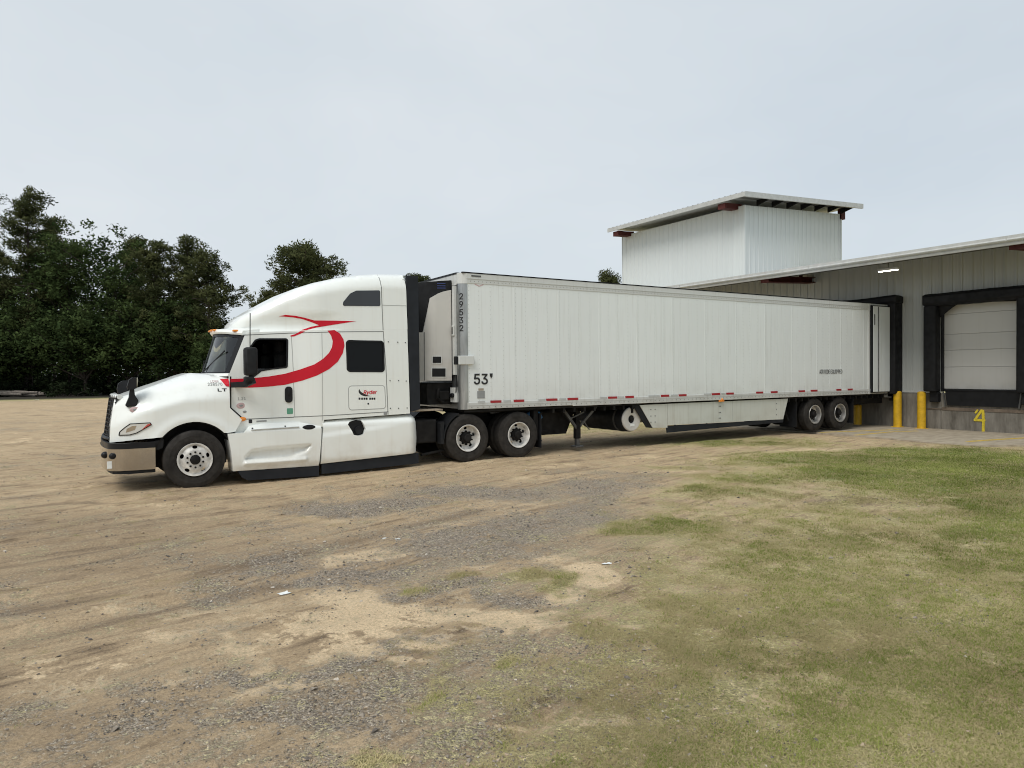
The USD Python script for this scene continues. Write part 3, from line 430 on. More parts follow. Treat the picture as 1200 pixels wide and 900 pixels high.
def tuft(seed, nb, hgt, spread, lean):
    r = np.random.default_rng(seed); V, F = [], []
    for k in range(nb):
        a, b = r.uniform(0, 6.28), r.uniform(0, 6.28); base = np.array([math.cos(a), math.sin(a), 0])*spread*math.sqrt(r.random())
        h = hgt*r.uniform(0.5, 1.1); w = 0.0022*r.uniform(0.8, 1.5); d = np.array([math.cos(b), math.sin(b), 0]); sd = np.array([-d[1], d[0], 0])*w
        L = lean*r.uniform(0.3, 1.4); mid = base+d*h*L*0.35+[0, 0, h*0.62]; tip = base+d*h*L+[0, 0, h*(1-0.35*min(L, 1.6))]
        i = len(V); V += [base-sd, base+sd, mid-sd*0.8, mid+sd*0.8, tip]; F += [(i, i+1, i+3), (i, i+3, i+2), (i+2, i+3, i+4)]
    return trimesh.Trimesh(np.array(V), np.array(F), process=False)
x, y, r = field(420000, 3.2, 26, power=0.9)
cg, cgr, cs, cd, cl = covers(x, y); nz = fbm2(x, y, 3.1, 4, 87)
pad = (x > 12.3) & (y > -6.6)
keep = (rng.random(len(x)) < np.clip((cgr-0.22)*1.2+(nz-0.5)*2.2, 0.0, 1)*np.clip(1-0.5*cs, 0, 1)*0.75) & ~pad & ~((y > -0.1) & (y < 2.8) & (x > -6.5))
x, y, r, cgr = x[keep], y[keep], r[keep], cgr[keep]; n = len(x)
green = rng.random(n) < np.clip(-0.30+0.66*cgr+1.1*(fbm2(x, y, 0.8, 3, 91)-0.5), 0.04, 0.95)
which = np.where(green, rng.integers(0, 4, n), rng.integers(4, 8, n)); s = rng.uniform(0.6, 1.25, n)*np.clip(0.35+0.65*cgr, 0.45, 1.15)*np.clip((r/6)**0.4, 0.85, 1.5)
instancer('grass', [(tuft(k, 9, 0.034, 0.06, 1.2), BLADE) for k in range(4)]+[(tuft(20+k, 8, 0.026, 0.07, 2.0), STRAW) for k in range(4)],
          np.stack([x, y, ground_height(x, y)-0.003], 1), np.stack([s*1.2, s*1.2, s], 1), rng.uniform(0, 6.28, n), which, 'short patchy green and straw coloured grass on the lot', 'grass')
# scraps of paper on the gravel
for k, (px, py, w, d, lab) in enumerate([(333, 687, 0.036, 0.05, 'crumpled white paper scrap on pale sand, largest of the litter'), (711, 660, 0.05, 0.022, 'thin white paper strip beside the patchy grass edge'),
        (451, 624, 0.03, 0.02, 'small white litter scrap lying on grey gravel left of a second scrap'), (466, 628, 0.03, 0.018, 'small cream litter scrap lying on grey gravel right of a white scrap'), (43, 469, 0.16, 0.16, 'tiny white bag far off at the lot edge below the trees')]):
    q = at(px, py, 2, 0.0); g = ground_height(np.array([q[0]]), np.array([q[1]]))[0]
    rr = np.random.default_rng(k); u, v = np.meshgrid(np.linspace(-1, 1, 6), np.linspace(-1, 1, 6)); zz = 0.006+0.22*w*rr.random(u.shape)*(0.4+0.6*(np.abs(u)+np.abs(v))/2)
    V = np.stack([u.ravel()*w*(1+0.1*rr.normal(size=36)), v.ravel()*d*(1+0.1*rr.normal(size=36)), zz.ravel()], 1); i = np.arange(36).reshape(6, 6); Q = np.stack([i[:-1, :-1], i[:-1, 1:], i[1:, 1:], i[1:, :-1]], -1).reshape(-1, 4)
    T = np.vstack([Q[:, [0, 1, 2]], Q[:, [0, 2, 3]]]); low = V.copy(); low[:, 2] -= 0.002
    m = trimesh.Trimesh(np.vstack([V, low]), np.vstack([T, T[:, ::-1]+36]), process=False); a = rr.uniform(0, 3); m.apply_transform(trimesh.transformations.rotation_matrix(a, [0, 0, 1])); m.apply_translation([q[0], q[1], g])
    obj('paper_scrap', m, PAPER, label=lab, cat='litter')

# ---------------------------------------------------------------- tractor
YC = 1.27                                                                     # centre line of the truck
T = thing('semi_tractor', 'white sleeper cab lorry tractor with a red swoosh along its side', 'truck')
def hood_top(x): return np.interp(x, [-6.6, -6.0, -5.2, -4.6], [1.60, 1.77, 1.97, 1.98])
def y_cab(x, z):
    x, z = np.asarray(x, float), np.asarray(z, float)
    return 0.05+0.11*(1-sstep(-3.62, -2.95, x))+0.05*np.clip(z-2.1, 0, 2)*(1-sstep(-3.2, -2.0, x))+0.04*sstep(-4.2, -4.7, x)
def y_hood(x, z):
    x, z = np.asarray(x, float), np.asarray(z, float)
    y = 0.075+0.42*np.clip((-5.85-x)/0.75, 0, 1)**2
    crest = np.interp(x, [-6.6, -6.1, -5.4, -4.9, -4.6], [1.02, 1.30, 1.50, 1.52, 1.50])       # crest of the wing
    zt = hood_top(x); t = np.clip((z-crest)/(zt-crest), 0, 1)
    inset = np.interp(x, [-6.6, -5.9, -5.2, -4.75, -4.6], [0.14, 0.26, 0.24, 0.11, 0.07])
    y = y+inset*sstep(-0.15, 0.75, t)+0.40*np.clip((t-0.55)/0.45, 0, 1)**2
    d = np.hypot(x+5.27, z-0.44); y = y-0.022*np.exp(-((d-0.72)/0.08)**2)                     # lip over the wheel
    return y
def y_far(f): return lambda x, z: 2*YC-f(x, z)
# hood with the wheel arch
arch = [(-5.27+0.665*math.cos(a), 0.45+0.665*math.sin(a)) for a in np.radians(np.linspace(157, 20, 22))]
hood = PL([(135, 468.5), (150, 463)], 0.4)+PL([(172, 455), (195, 447), (215, 440), (226, 437)], 0.45)+PL([(240, 437.5), (269.5, 440), (269.8, 478), (284, 492), (276, 506), (266.5, 507.5)])
hood += [P(258, 507.5)]+arch[::-1]+PL([(190.5, 512.5), (160, 516), (130, 521), (131, 500), (134, 480)])
obj('hood', slab(hood, y_hood, y_far(y_hood), 0.045), PAINT, T, smooth=38)
obj('wheel_well', slab([(-5.95, 0.30), (-5.95, 0.92), (-5.6, 1.08), (-4.9, 1.08), (-4.66, 0.9), (-4.66, 0.30)], 0.55, 2*YC-0.55, 0.3), CHASSIS, T)
wl = [(-5.27+0.668*math.cos(a), 0.45+0.668*math.sin(a)) for a in np.radians(np.linspace(172, 5, 26))]
wi = [(-5.27+0.645*math.cos(a), 0.45+0.645*math.sin(a)) for a in np.radians(np.linspace(5, 172, 26))]
obj('arch_liner', slab(wl+wi, 0.10, 0.6, 0.1), CHASSIS, T); obj('arch_liner', slab(wl+wi, 2*YC-0.6, 2*YC-0.10, 0.1), CHASSIS, T)
# grille: bowed surround and mesh of bars
def grille_x(y, z): return -6.615+0.085*((y-YC)/0.78)**2+0.11*(z-0.8)/0.8
gs_, zs_ = np.linspace(0.54, 2*YC-0.54, 19), np.linspace(0.84, 1.60, 12)
G_, Z_ = np.meshgrid(gs_, zs_); V = np.stack([grille_x(G_, Z_).ravel(), G_.ravel(), Z_.ravel()], 1); i = np.arange(len(V)).reshape(G_.shape)
Q = np.stack([i[:-1, :-1], i[1:, :-1], i[1:, 1:], i[:-1, 1:]], -1).reshape(-1, 4); F = np.vstack([Q[:, [0, 1, 2]], Q[:, [0, 2, 3]]]); B = V+[0.25, 0, 0]
gr = obj('grille', trimesh.Trimesh(np.vstack([V, B]), np.vstack([F, F[:, ::-1]+len(V)]), process=False), BLACK, T, smooth=40)
parts = [tube([(grille_x(y, z)-0.012, y, z) for y in gs_], 0.010, 5) for z in np.linspace(0.9, 1.55, 10)]+[tube([(grille_x(y, z)-0.012, y, z) for z in zs_[[0, 5, 11]]], 0.008, 5) for y in gs_[::2]]
obj('grille_bars', cat_(parts), MATTEBLACK, gr)
obj('grille_surround', cat_([tube([(grille_x(y, 0.85)-0.02, y, 0.85) for y in gs_], 0.03, 8)]), BLACK, T, smooth=40)
obj('hood_nose', cat_([tube([(grille_x(y, 1.60)+0.03, y, 1.575) for y in gs_], 0.045, 12)]), PAINT, T, smooth=50)
# bumper: wrapped chrome face with a black cap
def bumper_plan(off=0.0):
    pts = []
    for y in np.linspace(0.0, 1.0, 9): pts.append((-6.645+0.06*y**2.4+off, YC-(YC-0.34)*y))
    for a in np.radians([20, 40, 60, 80]): pts.append((-6.585+off+0.30*(1-math.cos(a)), 0.34-0.24*math.sin(a)))
    pts += [(-6.1, 0.085+off*0.6), (-5.90, 0.085+off*0.6)]
    return pts
def sweep_wall(plan, z0, z1, thick, bulge=0.0, nz=5):
    p = np.array(plan); zz = np.linspace(z0, z1, nz); V, F = [], []
    tx = np.gradient(p, axis=0); nrm = np.stack([-tx[:, 1], tx[:, 0]], 1); nrm /= np.linalg.norm(nrm, axis=1, keepdims=True)
    if nrm[0, 0] > 0: nrm = -nrm
    for z in zz:
        b = bulge*(1-((z-(z0+z1)/2)/((z1-z0)/2))**2); V += [np.column_stack([p+nrm*b, np.full(len(p), z)])]
    for z in zz: V += [np.column_stack([p-nrm*thick, np.full(len(p), z)])]
    V = np.vstack(V); k = len(p); i = np.arange(2*nz*k).reshape(2*nz, k); Fs = []
    def grid(a): return np.stack([a[:-1, :-1], a[1:, :-1], a[1:, 1:], a[:-1, 1:]], -1).reshape(-1, 4)
    for a in (i[:nz], i[nz:][::-1], np.stack([i[nz-1], i[2*nz-1]]), np.stack([i[nz], i[0]]), np.stack([i[:nz, -1], i[nz:, -1]]), np.stack([i[nz:, 0], i[:nz, 0]])): Fs.append(grid(np.asarray(a)))
    q = np.vstack(Fs); m = trimesh.Trimesh(V, np.vstack([q[:, [0, 1, 2]], q[:, [0, 2, 3]]]), process=False); m.merge_vertices(); m.fix_normals(); return m
def mirror_plan(pl): return [(x, 2*YC-y) for x, y in pl[::-1]]
plan = mirror_plan(bumper_plan())[:-1]+bumper_plan()
bm = obj('bumper', sweep_wall(plan, 0.33, 0.70, 0.03, 0.025), CHROME, T, smooth=40)
plan2 = mirror_plan(bumper_plan(0.03))[:-1]+bumper_plan(0.03)
obj('bumper_cap', sweep_wall(plan2, 0.70, 0.80, 0.05, 0.01), BLACK, T, smooth=40)
obj('bumper_valance', sweep_wall(mirror_plan(bumper_plan(0.05))[:-1]+bumper_plan(0.05), 0.27, 0.33, 0.02), MATTEBLACK, bm)
for yy in (0.36, 0.30):
    pass
obj('fog_lamp', moved(trimesh.creation.icosphere(2, 0.055), *(at(131.8, 534.5, 1, 0.17))), BLACK, bm, smooth=True)
obj('fog_lamp', moved(trimesh.creation.icosphere(2, 0.06), -6.64, 0.50, 0.58), BLACK, bm, smooth=True)
q = at(129, 545, 1, 0.20); obj('bumper_decal', box(q[0]-0.045, q[0]+0.045, q[1]-0.012, q[1]+0.02, q[2]-0.06, q[2]+0.06), PAPER, bm)
obj('bumper_corner', slab(PL([(128, 526), (192, 515), (191, 525), (186, 527), (127, 528.5)], 0.1), lambda x, z: 0.11+0.42*np.clip((-5.95-x)/0.7, 0, 1)**2, 0.55, 0.06), BLACK, T)
# headlamp
hl = PL([(140.2, 511), (141, 507), (147.5, 501), (153, 497), (175.5, 495.3), (177, 497.5), (160, 507.5), (152, 510)], 0.14)
h = obj('headlight', decal(hl, y_hood, 0.012, 0.03, 0.05), LENS, T, smooth=30)
obj('headlight_rim', decal(as_poly(hl).buffer(0.007).difference(as_poly(hl).buffer(-0.007)), y_hood, 0.016, 0.03, 0.05), BLACK, h)
obj('turn_signal', decal(PL([(164.5, 505), (172.5, 497), (175.8, 496.2), (176.5, 497.6), (163, 505.8)], 0.14), y_hood, 0.016, 0.02, 0.05), REDLENS, h)
obj('lamp_reflector', decal(PL([(148, 507.5), (149, 503), (155, 499.5), (160, 499), (158, 504)], 0.14), y_hood, 0.015, 0.02, 0.05), CHROME, h)
# the same lamp on the far side
m = decal(hl, y_hood, 0.012, 0.03, 0.08); m.vertices[:, 1] = 2*YC-m.vertices[:, 1]; m.invert(); obj('headlight', m, LENS, T)
# cab and sleeper
cab = Polygon(PL([(269.9, 478), (269.8, 440), (288.7, 392.5), (293, 389), (370, 386.5), (470, 386), (477.3, 386), (480.5, 484.5), (380, 492), (378, 500), (333, 506), (278, 509)]))
drv = rounded(PL([(299.5, 398.5), (304, 397), (337.2, 397), (336.3, 430.5), (318, 432.5), (306, 434.5), (297, 441.5), (291.5, 441), (292.5, 408)], 0.17), 0.035)
slp = rounded(PL([(406, 399), (449.2, 400), (450.3, 435.5), (407, 435.2)]), 0.06)
shell = cab.difference(drv).difference(slp)
wind = LineString(PL([(269.9, 440), (288.7, 392.5)]))
open_at = lambda x, z: (shapely.distance(shapely.points(x, z), wind) < 0.03) | (shapely.distance(shapely.points(x, z), drv.exterior) < 0.02) | (shapely.distance(shapely.points(x, z), slp.exterior) < 0.02)
cb = obj('cab', slab(shell, y_cab, y_far(y_cab), 0.05, skip=open_at, cap_far=True), PAINT, T, smooth=35)
obj('interior_back', box(-3.48, -3.44, 0.25, 2*YC-0.25, 1.2, 2.70), SEAT, cb)
obj('interior_floor', box(-4.7, -3.48, 0.2, 2*YC-0.2, 1.2, 1.24), SEAT, cb)
obj('interior_ceiling', box(-4.30, -3.48, 0.24, 2*YC-0.24, 2.655, 2.67), SEAT, cb)
obj('dashboard', slab([(-4.62, 1.93), (-4.5, 1.97), (-4.25, 1.92), (-4.25, 1.45), (-4.6, 1.45)], 0.24, 2*YC-0.24, 0.3), SEAT, cb)
obj('interior_lining', slab(Polygon(PL([(288, 470), (291, 392), (345, 391), (345, 470)], 0.17)), 2*YC-0.26, 2*YC-0.24, 0.12), SEAT, cb)
for yy in (0.72, 1.85):
    obj('seat', cat_([box(-3.95, -3.5, yy-0.26, yy+0.26, 1.45, 1.62, 0.05), box(-3.68, -3.5, yy-0.25, yy+0.25, 1.6, 2.35, 0.06), box(-3.66, -3.54, yy-0.14, yy+0.14, 2.38, 2.6, 0.04)]), SEAT, cb)
sw = trimesh.creation.torus(0.22, 0.018, 28, 8); sw.apply_transform(trimesh.transformations.rotation_matrix(math.radians(-58), [0, 1, 0])); obj('steering_wheel', moved(sw, -4.18, 0.72, 1.98), MATTEBLACK, cb, smooth=True)
dz0 = P(310, 434.2, 0.17)[1]
obj('door_window', sheet(drv.buffer(0.01).intersection(Polygon([(-6, 0), (0, 0), (0, dz0+0.035), (-6, dz0+0.035)])), lambda x, z: y_cab(x, z)+0.03), TINTED, cb, label='driver window wound right down, only its top edge showing')
obj('far_window', sheet(drv.buffer(0.01), lambda x, z: 2*YC-y_cab(x, z)-0.036), TINTED, cb)
obj('sleeper_window', slab(slp.buffer(0.01), lambda x, z: y_cab(x, z)+0.012, lambda x, z: y_cab(x, z)+0.05, 0.12), DARKGLASS, cb)
for p in (drv, slp): obj('window_gasket', decal(p.buffer(0.012).difference(p.buffer(-0.016)), y_cab, 0.006, 0.03, 0.06), MATTEBLACK, cb)
obj('sleeper_blind', box(-2.44, -1.75, 0.2, 0.22, 2.02, 2.57), SEAT, cb)
# windscreen between a bowed sill and a bowed brow
a0, a1 = np.array([*P(269.9, 440, 0.16)]), np.array([*P(288.7, 392.8, 0.2)])
def screen(s, t):
    """s: -1 near edge to 1 far edge; t: 0 sill to 1 brow."""
    k = 1-np.abs(s)**2.3; xb, xt = a0[0]-0.30*k, a1[0]-0.36*k; zb, zt = 1.965+0.0*k, a1[1]+0.06*k
    y = YC+(1.06-0.03*t)*s; return np.stack([xb+(xt-xb)*t, y, zb+(zt-zb)*t], -1)
def screen_patch(s0, s1, t0, t1, off=0.0, ns=25, nt=9, thick=0.01):
    S, Tt = np.meshgrid(np.linspace(s0, s1, ns), np.linspace(t0, t1, nt)); V = screen(S, Tt).reshape(-1, 3); V[:, 0] -= off; V[:, 2] += off*0.4
    i = np.arange(len(V)).reshape(S.shape); Q = np.stack([i[:-1, :-1], i[1:, :-1], i[1:, 1:], i[:-1, 1:]], -1).reshape(-1, 4); F = np.vstack([Q[:, [0, 1, 2]], Q[:, [0, 2, 3]]])
    B = V+[thick, 0, 0]; e = rim_edges(F); n = len(V)
    return trimesh.Trimesh(np.vstack([V, B]), np.vstack([F, F[:, ::-1]+n, np.stack([e[:, 1], e[:, 0], e[:, 0]+n], 1), np.stack([e[:, 1], e[:, 0]+n, e[:, 1]+n], 1)]), process=False)
def screen_sheet():
    S, Tt = np.meshgrid(np.linspace(-1, 1, 25), np.linspace(0, 1, 9)); i = np.arange(225).reshape(9, 25); Q = np.stack([i[:-1, :-1], i[:-1, 1:], i[1:, 1:], i[1:, :-1]], -1).reshape(-1, 4)
    return trimesh.Trimesh(screen(S, Tt).reshape(-1, 3), np.vstack([Q[:, [0, 1, 2]], Q[:, [0, 2, 3]]])[:, ::-1], process=False)
ws = obj('windscreen', screen_sheet(), GLASS, T, smooth=40)
obj('screen_border', cat_([screen_patch(-1, -0.90, 0, 1, 0.012, 4), screen_patch(0.90, 1, 0, 1, 0.012, 4), screen_patch(-1, 1, 0, 0.04, 0.013, 25, 2), screen_patch(-1, 1, 0.92, 1, 0.013, 25, 2)]), BLACK, ws, smooth=40)
obj('centre_bar', screen_patch(-0.03, 0.03, 0.03, 0.95, 0.016, 3, 9), BLACK, ws)
for s0, s1 in ((-0.75, -0.12), (0.05, 0.68)):
    p0, p1 = screen(np.array(s1), np.array(0.02)), screen(np.array(s0), np.array(0.55 if s0 < -0.5 else 0.3)); obj('wiper', cat_([bar(p0-[0.03, 0, -0.01], p1-[0.035, 0, -0.02], 0.016, 0.02)]), MATTEBLACK, ws)
obj('cowl', screen_patch(-1, 1, -0.075, 0.0, 0.02, 25, 3, 0.15), PAINT, T, smooth=40)
# brow above the windscreen with its marker lamps
S = np.linspace(-1, 1, 25); pr = []
for dx, dz in ((-0.05, 0.0), (-0.075, 0.035), (-0.045, 0.085), (0.25, 0.12), (0.25, 0.0)):
    q = screen(S, np.ones(25)); q[:, 0] += dx; q[:, 2] += dz; q[:, 1] = YC+(q[:, 1]-YC)*1.0; pr.append(q)
V = np.stack(pr, 0); i = np.arange(25*5).reshape(5, 25); i = np.vstack([i, i[:1]]); Q = np.stack([i[:-1, :-1], i[:-1, 1:], i[1:, 1:], i[1:, :-1]], -1).reshape(-1, 4)
ends = [(i[0, e], i[k, e], i[k+1, e]) for e in (0, 24) for k in (1, 2, 3)]; m = trimesh.Trimesh(V.reshape(-1, 3), np.vstack([Q[:, [0, 1, 2]], Q[:, [0, 2, 3]], ends]), process=False); m.fix_normals(); br = obj('brow', m, PAINT, T, smooth=40)
for s in (-0.86, -0.22, 0.0, 0.22, 0.86):
    q = screen(np.array(s), np.array(1.0)); obj('marker_lamp', moved(box(-0.05, 0.05, -0.055, 0.055, 0, 0.035, 0.015), q[0]-0.055, q[1], q[2]+0.055), AMBER, br)
# roof fairing
top = PL([(271, 391), (271.5, 386), (274, 379), (283, 370.5), (300, 360.8), (320, 350.3), (340, 340.2)], 0.75)+PL([(370, 330.3), (400, 323.9), (425, 321), (445, 320.0), (472, 320.4)], 0.12)
fair = Polygon(top+PL([(475, 321.5), (477.3, 386), (470, 386), (370, 386.5), (293, 389), (286, 392)], 0.06))
crest_line = np.array(PL([(268, 384), (300, 366), (333, 353), (365, 344.5), (402, 338.5), (444, 336), (480, 336.5)]))
topline = LineString(top)
def y_fair(x, z):
    x, z = np.asarray(x, float), np.asarray(z, float); base = y_cab(x, np.minimum(z, 2.75))
    t = np.clip((-3.25-x)/1.35, 0, 1.1); low = sstep(3.1, 2.7, z)*0.10*sstep(-2.9, -3.6, x)
    y = base+0.62*t**2.0+low*0
    zc = np.interp(x, crest_line[:, 0], crest_line[:, 1]); y = y+0.40*np.clip(z-zc, 0, 1)
    z2 = np.interp(x, [-4.6, -3.9, -3.2, -2.5, -1.2], [2.95, 3.10, 3.14, 3.20, 3.24]); y = y+0.055*sstep(0.02, -0.22, z-z2)*sstep(-2.3, -3.3, x)*sstep(2.66, 2.85, z)
    d = shapely.distance(shapely.points(x, z), topline); r = 0.20; dd = np.clip(d, 0, r); y = y+(r-np.sqrt(np.maximum(r*r-(r-dd)**2, 0)))*0.8
    return y
rf = obj('roof_fairing', slab(fair, y_fair, y_far(y_fair), 0.05), PAINT, T, smooth=40)
hw = rounded(PL([(401.5, 358.5), (402, 354), (410, 344), (417, 340.7), (444.8, 340.3), (445.2, 358.8)], 0.07), 0.03)
obj('skylight', decal(hw, y_fair, 0.006, 0.02, 0.06), GREYGLASS, rf)
# rear fairing panel seams, door seams
def seam(pts, w=0.010, y=0.06, f=y_cab, m=SEAM, name='seam', par=None): return obj(name, decal(ribbon(PL(pts, y), w), f, 0.0025, 0.004, 0.07), m, par or T)
seam([(287, 392.3), (340, 390), (400, 388.8), (449, 388.5)], 0.012)
seam([(270.8, 441), (271, 478), (286, 491.5)], 0.022, 0.15, m=BLACK); seam([(286, 491.5), (345, 489)], 0.014, 0.12); seam([(342.5, 393), (344.3, 440), (346, 489)], 0.008, 0.12, m=PANELGAP)
seam([(377.5, 390), (377.5, 493)], 0.006, m=PANELGAP); seam([(345, 489), (400, 486), (455, 482.5)], 0.012); seam([(448.8, 388), (452, 430), (454.5, 486)], 0.012)
seam([(446, 320.8), (447.5, 360), (448.7, 387)], 0.012, f=y_fair); seam([(447, 357.5), (476, 358.5)], 0.008, f=y_fair, m=PANELGAP)
hatch = rounded(PL([(408, 452), (451, 451.3), (452.5, 479), (408.5, 481)]), 0.07)
ht = obj('locker_hatch', decal(hatch.buffer(-0.012), y_cab, 0.003, 0.005, 0.1), PAINT, T); obj('hatch_seam', decal(hatch.difference(hatch.buffer(-0.014)), y_cab, 0.002, 0.004, 0.08), PANELGAP, ht)
for a, b in [(455, 400.5), (466, 401), (475, 401.5), (457, 446), (467, 446), (476, 446.5), (457.5, 478.5), (467, 478.5), (477, 478)]: obj('rivet', moved(trimesh.creation.cylinder(0.012, 0.008, sections=8, transform=trimesh.transformations.rotation_matrix(math.pi/2, [1, 0, 0])), P(a, b)[0], 0.046, P(a, b)[1]), SEAM, T)
# red swoosh: hook shape on the cab, dart on the fairing
outer = [(259.8, 444), (262, 447.5), (265.5, 452.5), (275, 454), (295, 454.3), (315, 453.2), (335, 451), (355, 446), (371, 440), (385, 432.5), (395, 424), (401, 414), (403, 405), (402, 398), (398, 391), (391.5, 386.8)]
inner = [(383.5, 387.5), (387.5, 393), (389.5, 400), (388.5, 407), (385, 413.5), (378, 420.5), (368, 427), (352, 433), (335, 438), (315, 441.3), (295, 443.3), (275, 444)]
hook = as_poly(PL(outer+inner, 0.09)); cabside = Polygon(PL([(271.5, 380), (480, 380), (480, 500), (271.5, 500)], 0.09)); on_hood = Polygon(PL([(250, 430), (269.3, 430), (269.3, 470), (250, 470)], 0.09))
hookpart = lambda region: max(getattr(hook.intersection(region), 'geoms', [hook.intersection(region)]), key=lambda g: g.area)
obj('red_swoosh', decal(hookpart(cabside).difference(drv.buffer(0.02)), y_cab, 0.0035, 0.004, 0.05), RED, T); obj('red_swoosh', decal(hookpart(on_hood), y_hood, 0.012, 0.016, 0.03), RED, T)
dart = [(329.8, 369.8), (337, 368.3), (348, 369.6), (359, 372.3), (369, 375.3), (392, 375.8), (416.5, 376.6), (393, 380.2), (372, 383.6), (361, 386.5), (353, 391), (346, 394), (342, 394.3), (342, 392.8), (348, 391), (356, 386), (366, 382.6), (374.5, 381), (366, 377.3), (356, 373.6), (345, 371.3)]
dp = as_poly(PL(dart, 0.09)); zs = P(360, 387.2)[1]
for reg, f in ((box, y_fair), (None, y_cab)):
    lim = Polygon([(-6, zs+0.006), (0, zs+0.006), (0, 5), (-6, 5)]) if reg else Polygon([(-6, zs-0.012), (0, zs-0.012), (0, 1), (-6, 1)])
    for g in getattr(dp.intersection(lim), 'geoms', [dp.intersection(lim)]):
        if g.area > 1e-4: obj('red_dart', decal(g, f, 0.0035, 0.004, 0.05), RED, T)
# badges, lettering, lamps and handles on the side
def puck(px, py, rx, rz, name, m, parent=T, f=y_cab, off=0.01, y=0.12):
    c = P(px, py, y); k = f(np.array([c[0]]), np.array([c[1]]))[0]; s = trimesh.creation.icosphere(2, 1.0); s.apply_scale([rx, off, rz]); return obj(name, moved(s, c[0], k-0.002, c[1]), m, parent, smooth=True)
dh = obj('door_handle', decal(rounded(PL([(334.7, 453), (343.3, 453), (343.5, 472), (334.9, 472)], 0.1), 0.065), y_cab, 0.02, 0.03, 0.05), MATTEBLACK, T, smooth=30)
puck(339, 460, 0.035, 0.10, 'handle_recess', BLACK, dh, off=0.03)
puck(285, 491.5, 0.075, 0.042, 'side_marker_lamp', AMBER, off=0.03, y=0.08); obj('sticker', decal(rrect(*[P(295, 494)[0]-0.03, P(295, 494)[0]+0.03], P(295, 494)[1]-0.035, P(295, 494)[1]+0.03, 0.01), y_cab, 0.004), INK, T)
obj('nameplate', decal(ribbon(PL([(302, 494.2), (314, 493.5)]), 0.028), y_cab, 0.004), GREYINK, T)
obj('green_sticker', decal(rrect(P(341.5, 482)[0]-0.055, P(341.5, 482)[0]+0.055, P(341.5, 482)[1]-0.055, P(341.5, 482)[1]+0.055, 0.01), y_cab, 0.004), GREENST, T)
puck(283.5, 475.5, 0.085, 0.055, 'oval_badge', PINKST, off=0.008); puck(283.3, 475.5, 0.045, 0.025, 'oval_badge_centre', GREYINK, off=0.012); puck(138.8+19.0, 480.0, 0.085, 0.05, 'hood_badge', PINKST, f=y_hood, off=0.012, y=0.3); puck(157.8, 480.0, 0.045, 0.026, 'hood_badge_centre', GREYINK, f=y_hood, off=0.016, y=0.3)
obj('grey_mark', decal(rrect(P(455.3, 484.3)[0]-0.105, P(455.3, 484.3)[0]-0.035, P(455.3, 484.3)[1]-0.03, P(455.3, 484.3)[1]+0.03, 0.008), y_cab, 0.004), GREYINK, T)
c = P(426.5, 464.3); sx = P(440, 460)[0]-P(425.5, 460)[0]
obj('logo_text', side_text('Ryder', 0.074, P(425.3, 461.5)[0], 0.0455, P(424.8, 461.8)[1], bold=True, squeeze=1.0, slant=0.22), RED, T)
arc = [(P(420.2, 458.5)[0]+0.19*(1-math.cos(a))*0.9, P(421, 458.5)[1]-0.105*math.sin(a)*1.0) for a in np.linspace(-0.5, 1.45, 14)]
obj('logo_swoosh', decal(as_poly([(x, z) for x, z in arc]+[(x+0.009*k, z+0.017*math.sin(math.pi*k/13)) for k, (x, z) in list(enumerate(arc))[::-1]]), y_cab, 0.004), INK, T)
for a in (420.2, 423.2, 426.0, 428.7, 432.6, 435.2, 437.8): obj('small_print', decal(rrect(P(a, 467)[0], P(a, 467)[0]+0.036, P(a, 468.6)[1], P(a, 466)[1], 0.006), y_cab, 0.003), GREYINK, T)
puck(430, 473, 0.02, 0.02, 'hatch_lock', INK)
def on_surface(m, f, off):
    v = m.vertices.copy(); v[:, 1] = f(v[:, 0], v[:, 2])+v[:, 1]-off; return trimesh.Trimesh(v, m.faces, process=False)
q = P(245.5, 452.0, 0.15); obj('fleet_number', on_surface(side_text('228570', 0.054, q[0]-0.02, 0, q[1], squeeze=0.85), y_hood, 0.003), GREYINK, T)
q = P(247.5, 448.2, 0.15); obj('fleet_letters', on_surface(side_text('LDRP', 0.040, q[0], 0, q[1], squeeze=1.0), y_hood, 0.003), PINKST, T)
q = P(254.6, 458.6, 0.12); obj('model_badge', on_surface(side_text('LT', 0.052, q[0], 0, q[1], bold=True, squeeze=1.9), y_hood, 0.006), INK, T)
q = P(278.5, 469, 0.15); obj('small_print', on_surface(side_text('1.21', 0.05, q[0], 0, q[1]), y_cab, 0.003), GREYINK, T)
puck(287.5, 482.6, 0.035, 0.022, 'small_badge', GREYINK)
# mirrors and aerial
mr = obj('door_mirror', cat_([box(*sorted((P(285.5, 407, -0.2)[0], P(301, 407, -0.2)[0])), -0.30, -0.10, P(0, 440.5, -0.2)[1] if 0 else P(290, 440.5, -0.2)[1], P(290, 406.8, -0.2)[1], 0.05)]), MATTEBLACK, T, smooth=50)
obj('mirror_lower', box(P(286, 440, -0.2)[0], P(297, 440, -0.2)[0], -0.28, -0.10, P(290, 447, -0.2)[1], P(290, 441, -0.2)[1], 0.03), MATTEBLACK, mr)
a, b, c = at(276, 451, 1, 0.13), at(288, 450.5, 1, -0.02), at(297, 446, 1, -0.15)
obj('mirror_arm', cat_([bar(a-[0.05, 0, 0], b, 0.14, 0.10), bar(b-[0.02, 0, 0], c, 0.13, 0.10)]), MATTEBLACK, mr)
fm = box(-4.55, -4.28, 2*YC+0.10, 2*YC+0.30, 1.9, 2.44, 0.05); obj('door_mirror', fm, MATTEBLACK, T)
